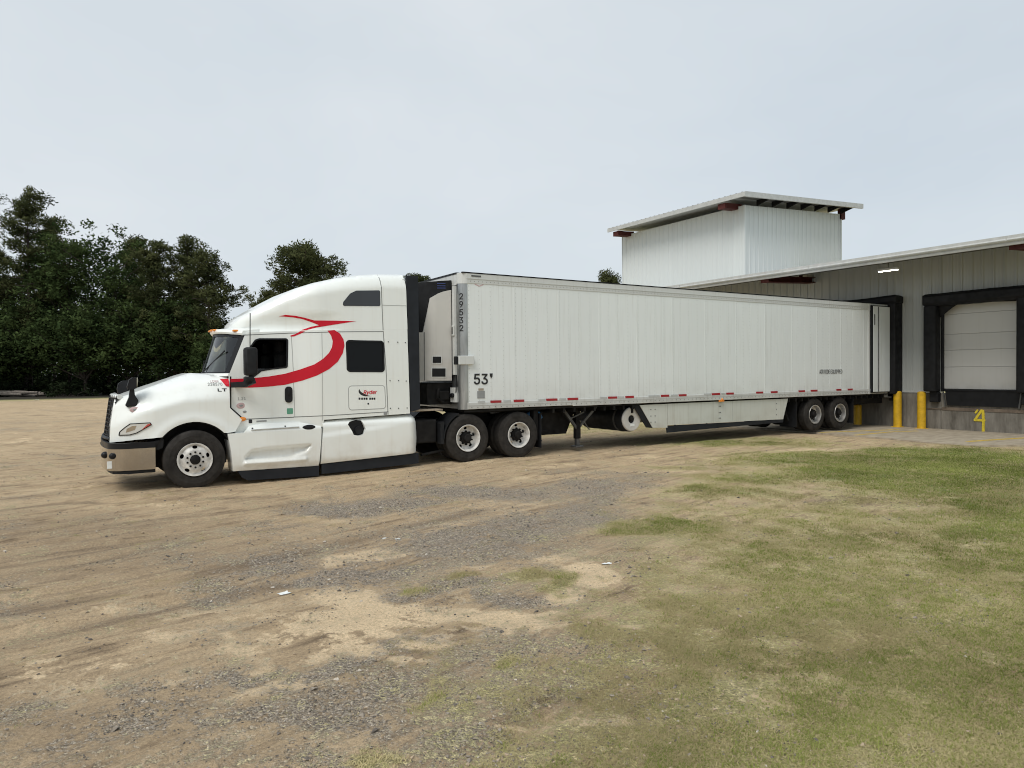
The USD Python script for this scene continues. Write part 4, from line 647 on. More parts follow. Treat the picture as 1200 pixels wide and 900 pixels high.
for yy, pn in ((0.30, [(160, 475.5), (149.0, 477), (147, 475), (151, 466), (152.5, 455), (157, 454), (158.0, 463), (162, 469)]),):
    hm = obj('hood_mirror', slab(PL([(149.5, 456), (148.5, 453), (151, 445), (155, 442.4), (160.3, 442), (160.6, 447), (159.5, 455), (155, 456.5)], yy), yy-0.10, yy+0.06, 0.08), MATTEBLACK, T, smooth=30)
    obj('mirror_stalk', slab(PL(pn, yy), yy-0.03, yy+0.10, 0.1), MATTEBLACK, hm)
    obj('mirror_glass', slab(PL([(159.6, 443), (161.0, 442), (161.2, 447), (159.8, 454.5)], yy), yy-0.11, yy+0.05, 0.1), CHROME, hm)
yy = 2*YC-0.30; hm = obj('hood_mirror', slab(PL([(138.5, 462), (137, 456), (138.5, 449.5), (143, 446.5), (150, 446), (151, 452), (149.5, 459), (145, 464)], yy), yy-0.06, yy+0.10, 0.1), MATTEBLACK, T); obj('mirror_stalk', slab(PL([(142, 462), (147, 462), (146, 476), (139, 478)], yy), yy-0.10, yy+0.03, 0.15), MATTEBLACK, hm)
q0, q1 = at(293, 410, 1, 0.10), at(293.2, 367, 1, 0.10); obj('aerial', tube([q0, q1], 0.009, 6), MATTEBLACK, T)
q0, q1 = at(285.5, 411, 1, 0.14), at(293, 389, 1, 0.14)
# skirts under the cab: steps in front, tank fairing behind
def y_skirt_front(x, z):
    x, z = np.asarray(x, float), np.asarray(z, float)
    y = np.full(x.shape, 0.03)+0.10*np.clip((z-0.90)/0.12, 0, 1)**1.3+0.05*np.clip((0.30-z)/0.15, 0, 1)**2
    rec = Polygon(PL([(287, 541), (288, 535), (295, 528), (310, 525), (368, 520.5), (360, 530), (340, 538)], 0.0)); pt = shapely.points(x, z); d = shapely.distance(pt, rec.boundary)*shapely.contains(rec, pt)
    y = y+0.075*sstep(0.0, 0.05, d)
    rail = LineString(PL([(289, 543), (320, 541.5), (358, 538)], 0.0)); y = y-0.05*sstep(0.055, 0.02, shapely.distance(pt, rail))
    return y
fs = PL([(267, 508.5), (287, 507), (293, 499.5), (310, 496.5), (372, 493), (375.5, 497), (377, 503), (376.2, 520), (374, 546), (273.5, 552.5), (271, 530)], 0.03)
sk = obj('step_fairing', slab(fs, y_skirt_front, 0.5, 0.03), PAINT, T, smooth=40)
obj('step_tread', slab(PL([(294, 503.2), (350, 499.6), (350, 500.6), (294, 504.2)], 0.06), 0.02, 0.2, 0.15), ALU, sk)
def y_skirt_rear(x, z):
    x, z = np.asarray(x, float), np.asarray(z, float)
    y = np.full(x.shape, 0.0)+0.14*np.clip((z-0.92)/0.15, 0, 1)**2+0.05*np.clip((0.33-z)/0.13, 0, 1)**2+0.16*np.clip((x+1.16)/0.2, 0, 1)**2
    zl = np.interp(x, [-3.0, -2.0, -1.2], [0.74, 0.83, 0.90]); return y+0.022*sstep(-0.02, 0.05, z-zl)*sstep(-1.2, -2.0, x)
rs = Polygon(PL([(378.3, 494), (400, 491.8), (470, 487), (485, 486.3), (488.5, 489), (491, 498), (491.8, 515), (490.8, 530.5), (377.0, 543.8), (377.8, 520), (379.5, 503)], 0.0))
port = as_poly(PL([(409, 497.5), (411, 495), (418, 493), (424, 493.5), (426, 497), (428.3, 503), (426, 508.5), (421, 510), (415, 509), (413, 504)], 0.0)).buffer(0.012)
sr = obj('tank_fairing', slab(rs.difference(port), y_skirt_rear, 0.5, 0.04), PAINT, T, smooth=40); obj('filler_recess', slab(port.buffer(0.03), 0.10, 0.12, 0.1), BLACK, sr); obj('filler_cap', moved(trimesh.creation.cylinder(0.075, 0.05, sections=20, transform=trimesh.transformations.rotation_matrix(math.pi/2, [1, 0, 0])), P(420, 504, 0.08)[0], 0.075, P(420, 504, 0.08)[1]), MATTEBLACK, sr)
puck(361, 500.5, 0.125, 0.05, 'step_light', MATTEBLACK, sk, f=y_skirt_front, off=0.02, y=0.1)
for a, b in ((295.5, 502), (334, 499.5)): puck(a, b, 0.016, 0.016, 'bolt', INK, sk, f=y_skirt_front, y=0.08)
obj('flap', slab(PL([(279, 552.5), (374, 546.3), (373.8, 557.5), (291, 563), (284, 560)], 0.05), 0.055, 0.09, 0.15), EXTENDER, sk); obj('flap', slab(PL([(377.2, 544.2), (490.8, 531), (491, 543), (377.4, 555.6)], 0.05), 0.06, 0.09, 0.15), EXTENDER, sr)
for nm, pl in (('step_fairing', fs), ('tank_fairing', list(rs.exterior.coords)[:-1])): obj(nm, slab(pl, 2*YC-0.5, 2*YC-0.03, 0.2), PAINT, T)
# side extender behind the sleeper
ex = [P(475.6, 322.5, 0.06), P(489.8, 323.5, 0.06), P(492.3, 479.5, 0.06), P(481.2, 482.5, 0.06)]
obj('side_extender', slab(ex, 0.055, 0.10, 0.2), EXTENDER, T); obj('side_extender', slab(ex, 2*YC-0.10, 2*YC-0.055, 0.2), EXTENDER, T)
obj('sleeper_back', box(-1.25, -1.20, 0.12, 2*YC-0.12, 1.1, 3.9), PAINT, T)
# chassis
ch = obj('frame', cat_([box(-6.0, 2.15, YC-0.43, YC-0.35, 0.66, 0.92), box(-6.0, 2.15, YC+0.35, YC+0.43, 0.66, 0.92)]+[box(x, x+0.08, YC-0.35, YC+0.35, 0.7, 0.9) for x in (-5.5, -3.5, -1.5, -0.6, 0.4, 1.2, 2.0)]), CHASSIS, T)
obj('engine', box(-6.1, -4.4, YC-0.4, YC+0.4, 0.5, 1.3, 0.08), CHASSIS, T)
obj('fuel_tank', lathe([(0.0, -0.9), (0.30, -0.9), (0.30, 0.9), (0.0, 0.9)], 24, 'x').apply_translation([-2.2, 0.5, 0.55]), ALU, T)
obj('deck_plate', cat_([box(-1.1, -0.25, 0.30, 2*YC-0.3, 1.125, 1.16), box(-0.95, -0.4, 0.16, 0.32, 1.14, 1.175)]), DECK, T)
obj('gear_box', cat_([box(-0.95, -0.45, 0.2, 0.8, 0.45, 0.95, 0.03), box(-0.9, -0.62, 0.9, 1.6, 0.35, 0.7, 0.03), tube([(-0.8, 0.25, 0.2), (-0.3, 0.3, 0.25), (0.3, 0.4, 0.3)], 0.03)]), CHASSIS, T)
for xa, tag_ in ((0.24, 0), (1.56, 1)):
    obj('axle', cat_([moved(lathe([(0, -1.0), (0.09, -1.0), (0.09, 1.0), (0, 1.0)], 14), xa, YC, 0.51), moved(trimesh.creation.icosphere(2, 0.26), xa, YC, 0.51), box(xa-0.5, xa+0.5, YC-0.5, YC-0.36, 0.40, 0.50), box(xa-0.5, xa+0.5, YC+0.36, YC+0.5, 0.40, 0.50)]), CHASSIS, T)
obj('axle', moved(lathe([(0, -1.0), (0.07, -1.0), (0.07, 1.0), (0, 1.0)], 14), -5.27, YC, 0.42), CHASSIS, T)
obj('fifth_wheel', cat_([box(0.5, 1.3, YC-0.45, YC+0.45, 1.0, 1.08, 0.02), box(0.6, 1.2, YC-0.4, YC+0.4, 0.92, 1.0)]), CHASSIS, T)
# quarter fender ahead of the drive wheels, mud flap behind
fd = [(0.24+0.60*math.cos(a), 0.51+0.60*math.sin(a)) for a in np.radians(np.linspace(178, 112, 12))]; fd2 = [(0.24+0.575*math.cos(a), 0.51+0.575*math.sin(a)) for a in np.radians(np.linspace(112, 178, 12))]
for y0 in (0.06, 2*YC-0.66): obj('quarter_fender', cat_([slab(fd+fd2, y0, y0+0.60, 0.12), slab([(-0.42, 0.42), (-0.335, 0.42), (-0.335, 0.9), (-0.42, 0.86)], y0+0.02, y0+0.55, 0.2)]), MATTEBLACK, T)
for y0 in (0.06, 2*YC-0.66): obj('mud_flap', box(2.16, 2.18, y0, y0+0.60, 0.18, 0.98), MATTEBLACK, T)
obj('air_line', tube([(1.9, 0.42, 0.80), (2.02, 0.38, 0.93), (2.1, 0.34, 0.98), (2.3, 0.34, 0.95), (2.35, 0.36, 0.85)], 0.06, 8), BLUEHOSE, T, label='bright blue line behind the drive wheels')

# ---------------------------------------------------------------- wheels
def tyre_mesh(R, W, r_in=0.29):
    h = W/2; p = [(r_in, -h*0.78), (r_in+0.03, -h*0.92), (r_in+0.10, -h), (R-0.10, -h*0.99), (R-0.045, -h*0.90), (R-0.012, -h*0.80), (R, -h*0.70)]
    for g in (-0.45, -0.15, 0.15, 0.45): p += [(R, (g-0.05)*h), (R-0.014, (g-0.04)*h), (R-0.014, (g+0.04)*h), (R, (g+0.05)*h)]
    p += [(R, h*0.70), (R-0.012, h*0.80), (R-0.045, h*0.90), (R-0.085, h*0.975), (R-0.088, h*1.0), (R-0.115, h*1.0), (R-0.118, h*0.99), (r_in+0.10, h*1.0), (r_in+0.06, h*1.01), (r_in+0.05, h*0.985), (r_in+0.03, h*0.95), (r_in, h*0.80), (r_in, -h*0.78)]
    return lathe(p, 64)
def holed(profile, holes, r_hole, ring, stretch=1.5, n=64):
    cs = m3.CrossSection([[(float(r), float(a)) for r, a in profile]], m3.FillRule.EvenOdd); s = cs.revolve(n)             # about z, outwards along +z
    if s.volume() < 0: pass
    for k in range(holes):
        a = 2*math.pi*k/holes+math.pi/2; c = m3.Manifold.cylinder(0.6, r_hole, circular_segments=18).translate([0, 0, -0.3]).scale([1, stretch, 1]).translate([ring, 0, 0]).rotate([0, 0, math.degrees(a)]); s = s-c
    mm = s.to_mesh(); v = np.array(mm.vert_properties[:, :3]); return trimesh.Trimesh(np.stack([v[:, 0], -v[:, 2], v[:, 1]], 1), np.array(mm.tri_verts)[:, ::-1] if False else np.array(mm.tri_verts), process=False)
RIM_FLAT = holed([(0.0, 0.03), (0.0, 0.05), (0.16, 0.05), (0.19, 0.045), (0.245, 0.00), (0.262, 0.0), (0.268, 0.025), (0.292, 0.032), (0.296, 0.02), (0.285, -0.02), (0.282, -0.16), (0.268, -0.16), (0.265, -0.025), (0.24, -0.025), (0.185, 0.02), (0.15, 0.03)], 5, 0.030, 0.222, 1.45)
RIM_DEEP = holed([(0.0, -0.135), (0.0, -0.115), (0.16, -0.115), (0.20, -0.12), (0.25, -0.10), (0.262, -0.02), (0.270, 0.022), (0.292, 0.03), (0.296, 0.018), (0.284, -0.02), (0.280, -0.20), (0.266, -0.20), (0.250, -0.13), (0.2, -0.14), (0.15, -0.135)], 5, 0.030, 0.212, 1.4)
def wheel(parent, x, y, z, R, W, deep, m, yaw=0, name='wheel', far=False):
    """y is the outer face."""
    sg = -1 if far else 1
    def put(q):
        q = q.copy()
        if far: q.vertices[:, 1] *= -1; q.invert()
        return moved(q, x, y, z)
    w = obj(name, put(moved(RIM_DEEP if deep else RIM_FLAT, 0, 0.02, 0)), m, parent, smooth=35)
    obj('tyre', put(moved(tyre_mesh(R, W), 0, W/2, 0)), RUBBER, w, smooth=35)
    if deep:
        obj('inner_tyre', put(moved(tyre_mesh(R, W), 0, W/2+0.34, 0)), RUBBER, w, smooth=35)
        obj('hub', put(lathe([(0, 0.005), (0.075, 0.0), (0.085, -0.02), (0.088, -0.07), (0.125, -0.08), (0.135, -0.10), (0.135, -0.14), (0, -0.14)], 28)), CHASSIS, w, smooth=30)
        nb, rn, an = 10, 0.145, -0.085
    else:
        obj('hub', put(lathe([(0, 0.085), (0.05, 0.085), (0.078, 0.07), (0.088, 0.03), (0.098, 0.02), (0.098, -0.04), (0, -0.04)], 28)), CHASSIS, w, smooth=30)
        nb, rn, an = 10, 0.135, 0.045
    nuts = []
    for k in range(nb):
        a = 2*math.pi*(k+0.5)/nb; c = lathe([(0, an+0.02), (0.012, an+0.02), (0.018, an), (0.02, an-0.04), (0, an-0.04)], 8); nuts.append(moved(c, rn*math.cos(a), 0, rn*math.sin(a)))
    obj('wheel_nuts', put(cat_(nuts)), CHASSIS, w, kind='stuff')
    return w
wheel(T, -5.27, 0.06, 0.445, 0.515, 0.29, False, WHEELWHITE); wheel(T, -5.27, 2*YC-0.06, 0.445, 0.515, 0.29, False, WHEELWHITE, far=True)
for xa in (0.235, 1.55):
    wheel(T, xa, 0.045, 0.515, 0.525, 0.27, True, WHEELWHITE); wheel(T, xa, 2*YC-0.045, 0.515, 0.525, 0.27, True, WHEELWHITE, far=True)

# ---------------------------------------------------------------- trailer
R_ = thing('box_trailer', 'long white refrigerated box trailer marked 53\' backed onto the loading dock', 'trailer')
X0, X1, ZB, ZT = 0.05, 16.52, 1.14, 4.11
obj('body_core', box(X0+0.12, X1-0.03, 0.03, 2*YC-0.03, ZB+0.05, ZT-0.03), SEAM, R_)
edges = [0.22]+[0.20+1.228*k for k in range(1, 13)]+[15.20]
rngp = random.Random(3)
for a, b in zip(edges[:-1], edges[1:]):
    # a sheet with a standing lap at its edge, very slightly dished
    n = 5; us = np.linspace(a+0.004, b-0.004, 9); k = rngp.uniform(-0.0015, 0.003)
    ys = 0.006+k*np.sin(np.linspace(0, math.pi, 9)); V = [(u, y, z) for z in (1.285, 3.90) for u, y in zip(us, ys)]+[(u, 0.03, z) for z in (1.285, 3.90) for u in us]
    i = np.arange(36).reshape(4, 9); Q = [np.stack([p[:-1], p[1:], q[1:], q[:-1]], -1) for p, q in ((i[0], i[1]), (i[1], i[3]), (i[3], i[2]), (i[2], i[0]))]; Q = np.vstack(Q+[[[i[0, 0], i[1, 0], i[3, 0], i[2, 0]], [i[0, 8], i[2, 8], i[3, 8], i[1, 8]]]])
    sp = obj('side_panel', trimesh.Trimesh(np.array(V), np.vstack([Q[:, [0, 1, 2]], Q[:, [0, 2, 3]]]), process=False), TRAILER, R_, smooth=25)
    obj('lap_strip', box(b-0.018, b+0.014, 0.0025, 0.010, 1.285, 3.90), TRAILER, sp)
    if b-a > 0.8:
        obj('rib_line', box((a+b)/2-0.003, (a+b)/2+0.003, 0.0035, 0.010, 1.285, 3.90), TRAILER, sp)
        riv = []
        for z in np.arange(1.33, 3.88, 0.10):
            for u in (a+0.03, (a+b)/2-0.03, (a+b)/2-0.32, (a+b)/2+0.30): riv.append(box(u-0.006, u+0.006, 0.0005, 0.009, z-0.006, z+0.006))
        obj('rivets', cat_(riv), RIVET, sp, kind='stuff')
obj('side_panel', box(0.22, X1, 2*YC-0.03, 2*YC, 1.285, 3.90), TRAILER, R_)
obj('front_wall', box(X0, X0+0.12, 0.18, 2*YC-0.18, ZB+0.02, ZT-0.10), STAINLESS, R_)
obj('roof', hullbox([(x, y, z) for x in (X0+0.06, X1) for y, z in ((0.05, ZT-0.03), (0.35, ZT+0.005), (YC, ZT+0.02), (2*YC-0.35, ZT+0.005), (2*YC-0.05, ZT-0.03))]), ALU, R_)
tr = obj('top_rail', cat_([box(0.20, X1, -0.004, 0.05, 3.885, ZT, 0.008), box(0.20, X1, -0.012, 0.02, 3.985, 4.0), box(0.20, X1, 2*YC-0.05, 2*YC+0.004, 3.885, ZT)]), RAIL, R_)
obj('top_rail_cap', cat_([box(0.1, X1, -0.008, 0.06, ZT-0.006, ZT+0.020), box(X0-0.02, 0.12, 0.16, 2*YC-0.16, ZT-0.02, ZT+0.018)]), BLACK, R_)
obj('front_header', box(X0-0.012, X0+0.10, 0.17, 2*YC-0.17, 3.86, ZT-0.02), RAIL, R_)
obj('rail_rivets', cat_([box(x-0.006, x+0.006, -0.008, 0.0, 3.93, 3.942) for x in np.arange(0.3, 16.4, 0.1)]+[box(x-0.007, x+0.007, -0.012, -0.005, 1.175, 1.19) for x in np.arange(0.3, 16.4, 0.15)]), SEAM, R_, kind='stuff')
br_ = obj('bottom_rail', cat_([box(0.20, 3.05, -0.006, 0.05, 1.145, 1.290, 0.006), box(3.05, X1, -0.006, 0.05, 1.125, 1.290, 0.006), box(0.20, X1, -0.012, 0.03, 1.225, 1.232)]), RAIL, R_)
obj('bottom_rail', box(0.2, X1, 2*YC-0.05, 2*YC+0.006, 1.125, 1.29), RAIL, R_)
# rounded stainless corners
for far in (0, 1):
    a = np.radians(np.linspace(0, 90, 11)); r = 0.17; pl = [(0.22-0.0*r, 0.0)]+[(0.22-r*math.sin(t), r-r*math.cos(t)) for t in a]+[(X0+0.06, 0.2), (0.22, 0.05)]
    if far: pl = [(x, 2*YC-y) for x, y in pl][::-1]
    cp = trimesh.creation.extrude_polygon(Polygon(pl), 3.88-ZB, engine='earcut'); c_ = obj('corner_post', moved(cp, 0, 0, ZB), STAINLESS, R_, smooth=25)
    cap = trimesh.creation.extrude_polygon(Polygon(pl).buffer(0.006), ZT-3.88, engine='earcut'); obj('corner_casting', moved(cap, 0, 0, 3.88), RAIL, R_, smooth=25)
    if not far:
        for k, ch_ in enumerate('29532'):
            t = meshkit.text_mesh(ch_, 0.130, 0.004, True); v = t.vertices; w = v[:, 0].max()
            u = (v[:, 0]-w/2)*0.95; th = math.radians(50)+u/r                                        # wrapped round the corner
            x = 0.22-(r+v[:, 2]+0.001)*np.cos(th); y = r-(r+v[:, 2]+0.001)*np.sin(th)
            x, y = 0.22-(r+0.003+v[:, 2])*np.sin(math.radians(50)-u/r), r-(r+0.003+v[:, 2])*np.cos(math.radians(50)-u/r)
            obj('number', trimesh.Trimesh(np.stack([x, y, 3.535-k*0.172+v[:, 1]], 1), t.faces, process=False), INK, c_)
# conspicuity tape
def xs(px, y=0.0): return P(px, 470, y)[0]
for a, b in [(574.6, 587.3), (602, 614), (640, 653), (665, 677.3), (712.5, 723), (732.7, 742.6), (774.5, 784), (795.3, 804.3), (834, 843.7), (851, 859.7), (886, 894), (903.3, 911), (935.7, 943), (950, 957.7), (980, 985.7), (993.3, 999)]:
    obj('red_reflector', box(xs(a), xs(b), -0.011, 0.0, 1.268, 1.322), TAPE_R, R_)
for a, b in [(590, 598.5), (631, 639), (655, 663), (703, 711), (724, 731), (760, 773), (786, 794), (825, 833), (845, 850.3), (560, 568)]:
    obj('silver_reflector', box(xs(a), xs(b), -0.010, 0.0, 1.270, 1.318), TAPE_W, R_)
puckt = lambda x, z, r, m, nm: obj(nm, moved(trimesh.creation.icosphere(1, r), x, -0.01, z), m, R_, smooth=True)
puckt(xs(846), 1.14, 0.035, AMBER, 'side_lamp'); obj('amber_reflector', box(xs(842), xs(848), -0.03, 0.0, 1.075, 1.12, 0.01), AMBER, R_)
# lettering
q0, q1 = P(554.2, 450.3, 0), P(577.5, 450, 0)
obj('length_sign', side_text("53", 0.222, q0[0], 0.004, q0[1], bold=True, squeeze=1.0, depth=0.006), INK, R_)
obj('length_sign', as_m if False else slab([(P(574.0, 437.6, 0)[0], P(574, 437.6, 0)[1]), (P(577.4, 437.6, 0)[0], P(574, 437.6, 0)[1]), (P(577.0, 441, 0)[0], P(574, 441.5, 0)[1]), (P(575.3, 443.4, 0)[0], P(575, 443.6, 0)[1]), (P(575.0, 441.3, 0)[0], P(575, 441.3, 0)[1]), (P(574.2, 441.2, 0)[0], P(575, 441.2, 0)[1])], -0.003, 0.004, 0.1), INK, R_)
q = P(960.2, 437.6, 0); w_ = P(987, 437, 0)[0]-q[0]; t = meshkit.text_mesh('AIR RIDE EQUIPPED', 0.125, 0.004); sq = w_/t.vertices[:, 0].max()
obj('side_lettering', side_text('AIR RIDE EQUIPPED', 0.125, q[0], 0.0, 1.815, squeeze=sq), INK, R_)
q = P(563.5, 463, 0); obj('grey_plate', box(q[0]-0.09, q[0]+0.10, -0.002, 0.01, q[1]-0.07, q[1]+0.09), GREYINK, R_); q = P(563.5, 456.3, 0); obj('cream_sticker', box(q[0]-0.06, q[0]+0.07, -0.002, 0.01, q[1]-0.025, q[1]+0.025), DECK, R_)
bx0, bz = P(561.5, 330.5, 0); sh = [(-0.14, 0.10), (-0.07, 0.06), (0, 0.10), (0.07, 0.06), (0.14, 0.10), (0.11, -0.06), (0, -0.10), (-0.11, -0.06)]
shp = Polygon([(bx0+a, bz+b) for a, b in sh]); obj('faded_emblem', slab(shp.difference(shp.buffer(-0.022)).union(LineString([(bx0-0.08, bz), (bx0+0.08, bz)]).buffer(0.016)), 0.0015, 0.01, 0.03), PINKST, R_)
q = P(546.5, 324, 0); obj('header_plate', box(q[0]+0.12, q[0]+0.36, -0.010, 0.0, 4.035, 4.07), SEAM, R_)
obj('light_box', cat_([box(-0.02, 0.34, -0.065, 0.05, 2.12, 2.31, 0.01)]), RAIL, R_); obj('light_bracket', box(-0.08, 0.0, 0.0, 0.10, 2.12, 2.30, 0.01), BLACK, R_)
obj('front_strip', cat_([box(X0-0.05, X0, 0.20, 0.30, 1.9, 3.84), box(X0-0.06, X0, 0.18, 0.42, 1.30, 1.62)]), RAIL, R_)
obj('hose_coupling', cat_([moved(lathe([(0, 0.05), (0.05, 0.05), (0.05, 0), (0, 0)], 12, 'x'), X0-0.11, 0.27, 1.45), moved(lathe([(0, 0.05), (0.04, 0.05), (0.04, 0), (0, 0)], 12, 'x'), X0-0.11, 0.37, 1.45)]), BLACK, R_)
obj('document_holder', box(X0-0.08, X0-0.045, 0.19, 0.28, 2.75, 2.98, 0.01), RAIL, R_); obj('holder_slot', box(X0-0.086, X0-0.079, 0.225, 0.26, 2.79, 2.94), BLACK, R_)
obj('front_cable', tube([(X0-0.03, 0.16, 1.9), (X0-0.04, 0.17, 1.55), (X0-0.05, 0.25, 1.35)], 0.012, 6), BLACK, R_)
# swing door folded flat against the side, rear frame
sd = obj('rear_door', box(15.33, 16.50, -0.085, -0.03, 1.19, 4.02, 0.008), TRAILER, R_)
obj('door_seal', cat_([box(15.285, 15.335, -0.080, -0.022, 1.17, 4.04), box(15.285, 16.5, -0.080, -0.022, 4.015, 4.045), box(15.285, 16.5, -0.080, -0.022, 1.165, 1.195)]), MATTEBLACK, sd)
obj('lock_rod', cat_([tube([(15.62, -0.095, 1.2), (15.62, -0.095, 4.0)], 0.014, 6), tube([(15.40, -0.09, 3.4), (15.40, -0.09, 3.75)], 0.02, 6)]), GREYSTEEL, sd)
obj('frame_post', box(15.19, 15.285, -0.01, 0.05, 1.12, 4.09, 0.006), RAIL, R_); obj('rear_frame', cat_([box(X1-0.02, X1+0.06, 0.0, 0.1, 1.0, ZT), box(X1-0.02, X1+0.06, 2*YC-0.1, 2*YC, 1.0, ZT), box(X1-0.02, X1+0.06, 0, 2*YC, 0.98, 1.2)]), RAIL, R_)
# refrigeration unit on the front wall
yu = 0.34
def unit_y(x, z): return yu+0.30*np.clip((-0.36-np.asarray(x, float))/0.42, 0, 1)**2
side = PL([(504.8, 349.2), (513.5, 344), (520, 341.5), (528.2, 339.8), (529.2, 446), (498.6, 446), (498.4, 390)], yu)
U = obj('cooling_unit', slab(side, lambda x, z: unit_y(x, z)-0.02, lambda x, z: 2*YC-unit_y(x, z)+0.02, 0.08), REEFER, R_, smooth=35)
lowp = PL([(486, 389.5), (498.3, 389.2), (498.3, 446), (486, 446)], yu+0.1); obj('lower_cover', slab(lowp, lambda x, z: unit_y(x, z)-0.012, lambda x, z: 2*YC-unit_y(x, z)+0.012, 0.08), REEFER, U, smooth=35)
shroud = PL([(484, 389), (483, 345), (485.5, 332.5), (497, 330.5), (528.2, 328.5), (529, 446), (489, 446)], yu+0.05); obj('dark_shroud', slab(shroud, lambda x, z: unit_y(x, z)+0.02, lambda x, z: 2*YC-unit_y(x, z)-0.02, 0.08), MATTEBLACK, U, smooth=35)
for k in range(7):
    z = 2.95+0.12*k; obj('louvre', hullbox([(x, y, zz) for x, zz in ((-0.88, z), (-0.80, z+0.05), (-0.78, z+0.07), (-0.86, z+0.02)) for y in (0.7, 2*YC-0.7)]), BLACK, U)
    obj('side_louvre', slab([(P(488.5, 380, yu)[0]+0.02, z), (P(495, 380, yu)[0], z+0.02), (P(495, 380, yu)[0], z+0.06), (P(488.5, 380, yu)[0]+0.02, z+0.04)], lambda x, zz: unit_y(x, zz)+0.005, lambda x, zz: unit_y(x, zz)+0.03, 0.1), BLACK, U)
q = P(517.5, 334.5, yu)
for k in range(3): obj('blue_mark', slab(ribbon([(q[0]-0.10, q[1]-0.05*k+0.04), (q[0]+0.10, q[1]-0.05*k+0.05)], 0.02), unit_y(np.array([q[0]]), 0)[0]+0.012, unit_y(np.array([q[0]]), 0)[0]+0.03, 0.1), plain('logo_blue_%d' % k, (0.03, 0.045, 0.16), 0.4), U)
for (a, b, c, d), nm in (((506.8, 418, 516, 425.3), 'controller'), ((506.2, 431.7, 521.3, 441.5), 'display')):
    p = PL([(a, d), (c, d), (c, b), (a, b)], yu); obj(nm, slab(p, lambda x, z: unit_y(x, z)-0.035, lambda x, z: unit_y(x, z), 0.1), BLACK, U); pb = as_poly(p).buffer(0.02).difference(as_poly(p)); obj('bezel', slab(pb, lambda x, z: unit_y(x, z)-0.033, lambda x, z: unit_y(x, z), 0.1), RAIL, U)
obj('panel_seam', slab(ribbon(PL([(499.2, 389), (499.6, 446)], yu), 0.012), lambda x, z: unit_y(x, z)-0.023, lambda x, z: unit_y(x, z), 0.1), SEAM, U)
obj('lower_frame', cat_([box(-0.55, X0, 0.45, 2*YC-0.45, 1.25, 1.72), tube([(-0.3, 0.4, 1.6), (-0.35, 0.36, 1.4), (-0.2, 0.4, 1.3), (-0.1, 0.5, 1.5)], 0.03), box(-0.3, -0.05, 0.36, 0.46, 1.35, 1.55, 0.02)]), CHASSIS, U)
# underframe
obj('floor_frame', cat_([box(X0+0.1, X1, 0.05, 2*YC-0.05, 1.08, 1.135)]+[box(x, x+0.06, 0.06, 2*YC-0.06, 0.98, 1.09) for x in np.arange(2.5, 16.3, 0.31)]+[box(0.2, 2.4, 0.2, 2*YC-0.2, 1.05, 1.10)]), CHASSIS, R_)
gear = obj('landing_gear', cat_([box(3.38, 3.52, y, y+0.13, 0.30, 1.08, 0.01) for y in (0.30, 2*YC-0.43)]+[box(3.40, 3.50, 0.4, 2*YC-0.4, 0.72, 0.80)]), CHASSIS, R_)
for y in (0.365, 2*YC-0.365):
    obj('leg', cat_([box(3.405, 3.495, y-0.045, y+0.045, 0.12, 0.45), box(3.33, 3.57, y-0.12, y+0.12, 0.09, 0.13, 0.01)]), GREYSTEEL, gear)
    obj('brace', cat_([bar((3.44, y-0.03, 0.52), (2.95, y-0.05, 1.08), 0.06, 0.06), bar((3.50, y-0.03, 0.60), (4.02, y-0.05, 1.08), 0.06, 0.06), bar((3.44, y-0.02, 0.7), (3.44, y+0.5, 1.05), 0.05, 0.05), bar((3.20, y-0.06, 0.80), (3.62, y-0.06, 0.95), 0.03, 0.03)]), GREYSTEEL if y < 1 else CHASSIS, gear)
obj('crank', tube([(3.44, 0.28, 0.75), (3.44, 0.05, 0.72), (3.56, 0.05, 0.55), (3.56, 0.0, 0.55)], 0.014, 6), GREYSTEEL, gear)
obj('pallet_rack', cat_([hullbox([(x, y, z) for y in (0.55, 2*YC-0.55) for x, z in ((2.35, 1.05), (2.55, 0.42), (3.25, 0.42), (3.55, 1.05))]), box(2.02, 2.14, 0.14, 0.30, 0.35, 1.05), tube([(2.1, 0.2, 0.55), (2.5, 0.3, 0.55)], 0.03), tube([(2.1, 0.2, 0.62), (2.35, 0.3, 1.0)], 0.025)]), CHASSIS, R_)
# transverse fuel tank of the cooling unit
tk = P(740.3, 492.5, 0.14); tn = obj('reefer_tank', moved(lathe([(0, 0), (0.30, 0), (0.32, -0.03), (0.325, -0.06), (0.325, -1.7), (0, -1.7)], 36), tk[0], 0.17, 0.72), MATTEBLACK, R_, smooth=30)
obj('tank_end', moved(lathe([(0, -0.035), (0.10, -0.03), (0.105, 0.0), (0.16, 0.018), (0.285, 0.02), (0.305, 0.0), (0.305, -0.03)], 36), tk[0], 0.15, 0.72), REEFER, tn, smooth=30)
obj('filler_cap', moved(lathe([(0, 0.03), (0.045, 0.03), (0.05, 0), (0, 0)], 16), tk[0]-0.02, 0.15, 0.72), CHASSIS, tn); obj('filler_neck', box(tk[0]-0.03, tk[0]+0.03, 0.11, 0.16, 0.88, 1.03), CHASSIS, tn)
obj('tank_label', box(tk[0]-0.06, tk[0]+0.08, 0.125, 0.133, 0.54, 0.60), PAPER, tn)
obj('tank_strap', moved(lathe([(0.328, 0.06), (0.335, 0.06), (0.335, 0), (0.328, 0)], 30), tk[0], 0.5, 0.72), GREYSTEEL, tn)
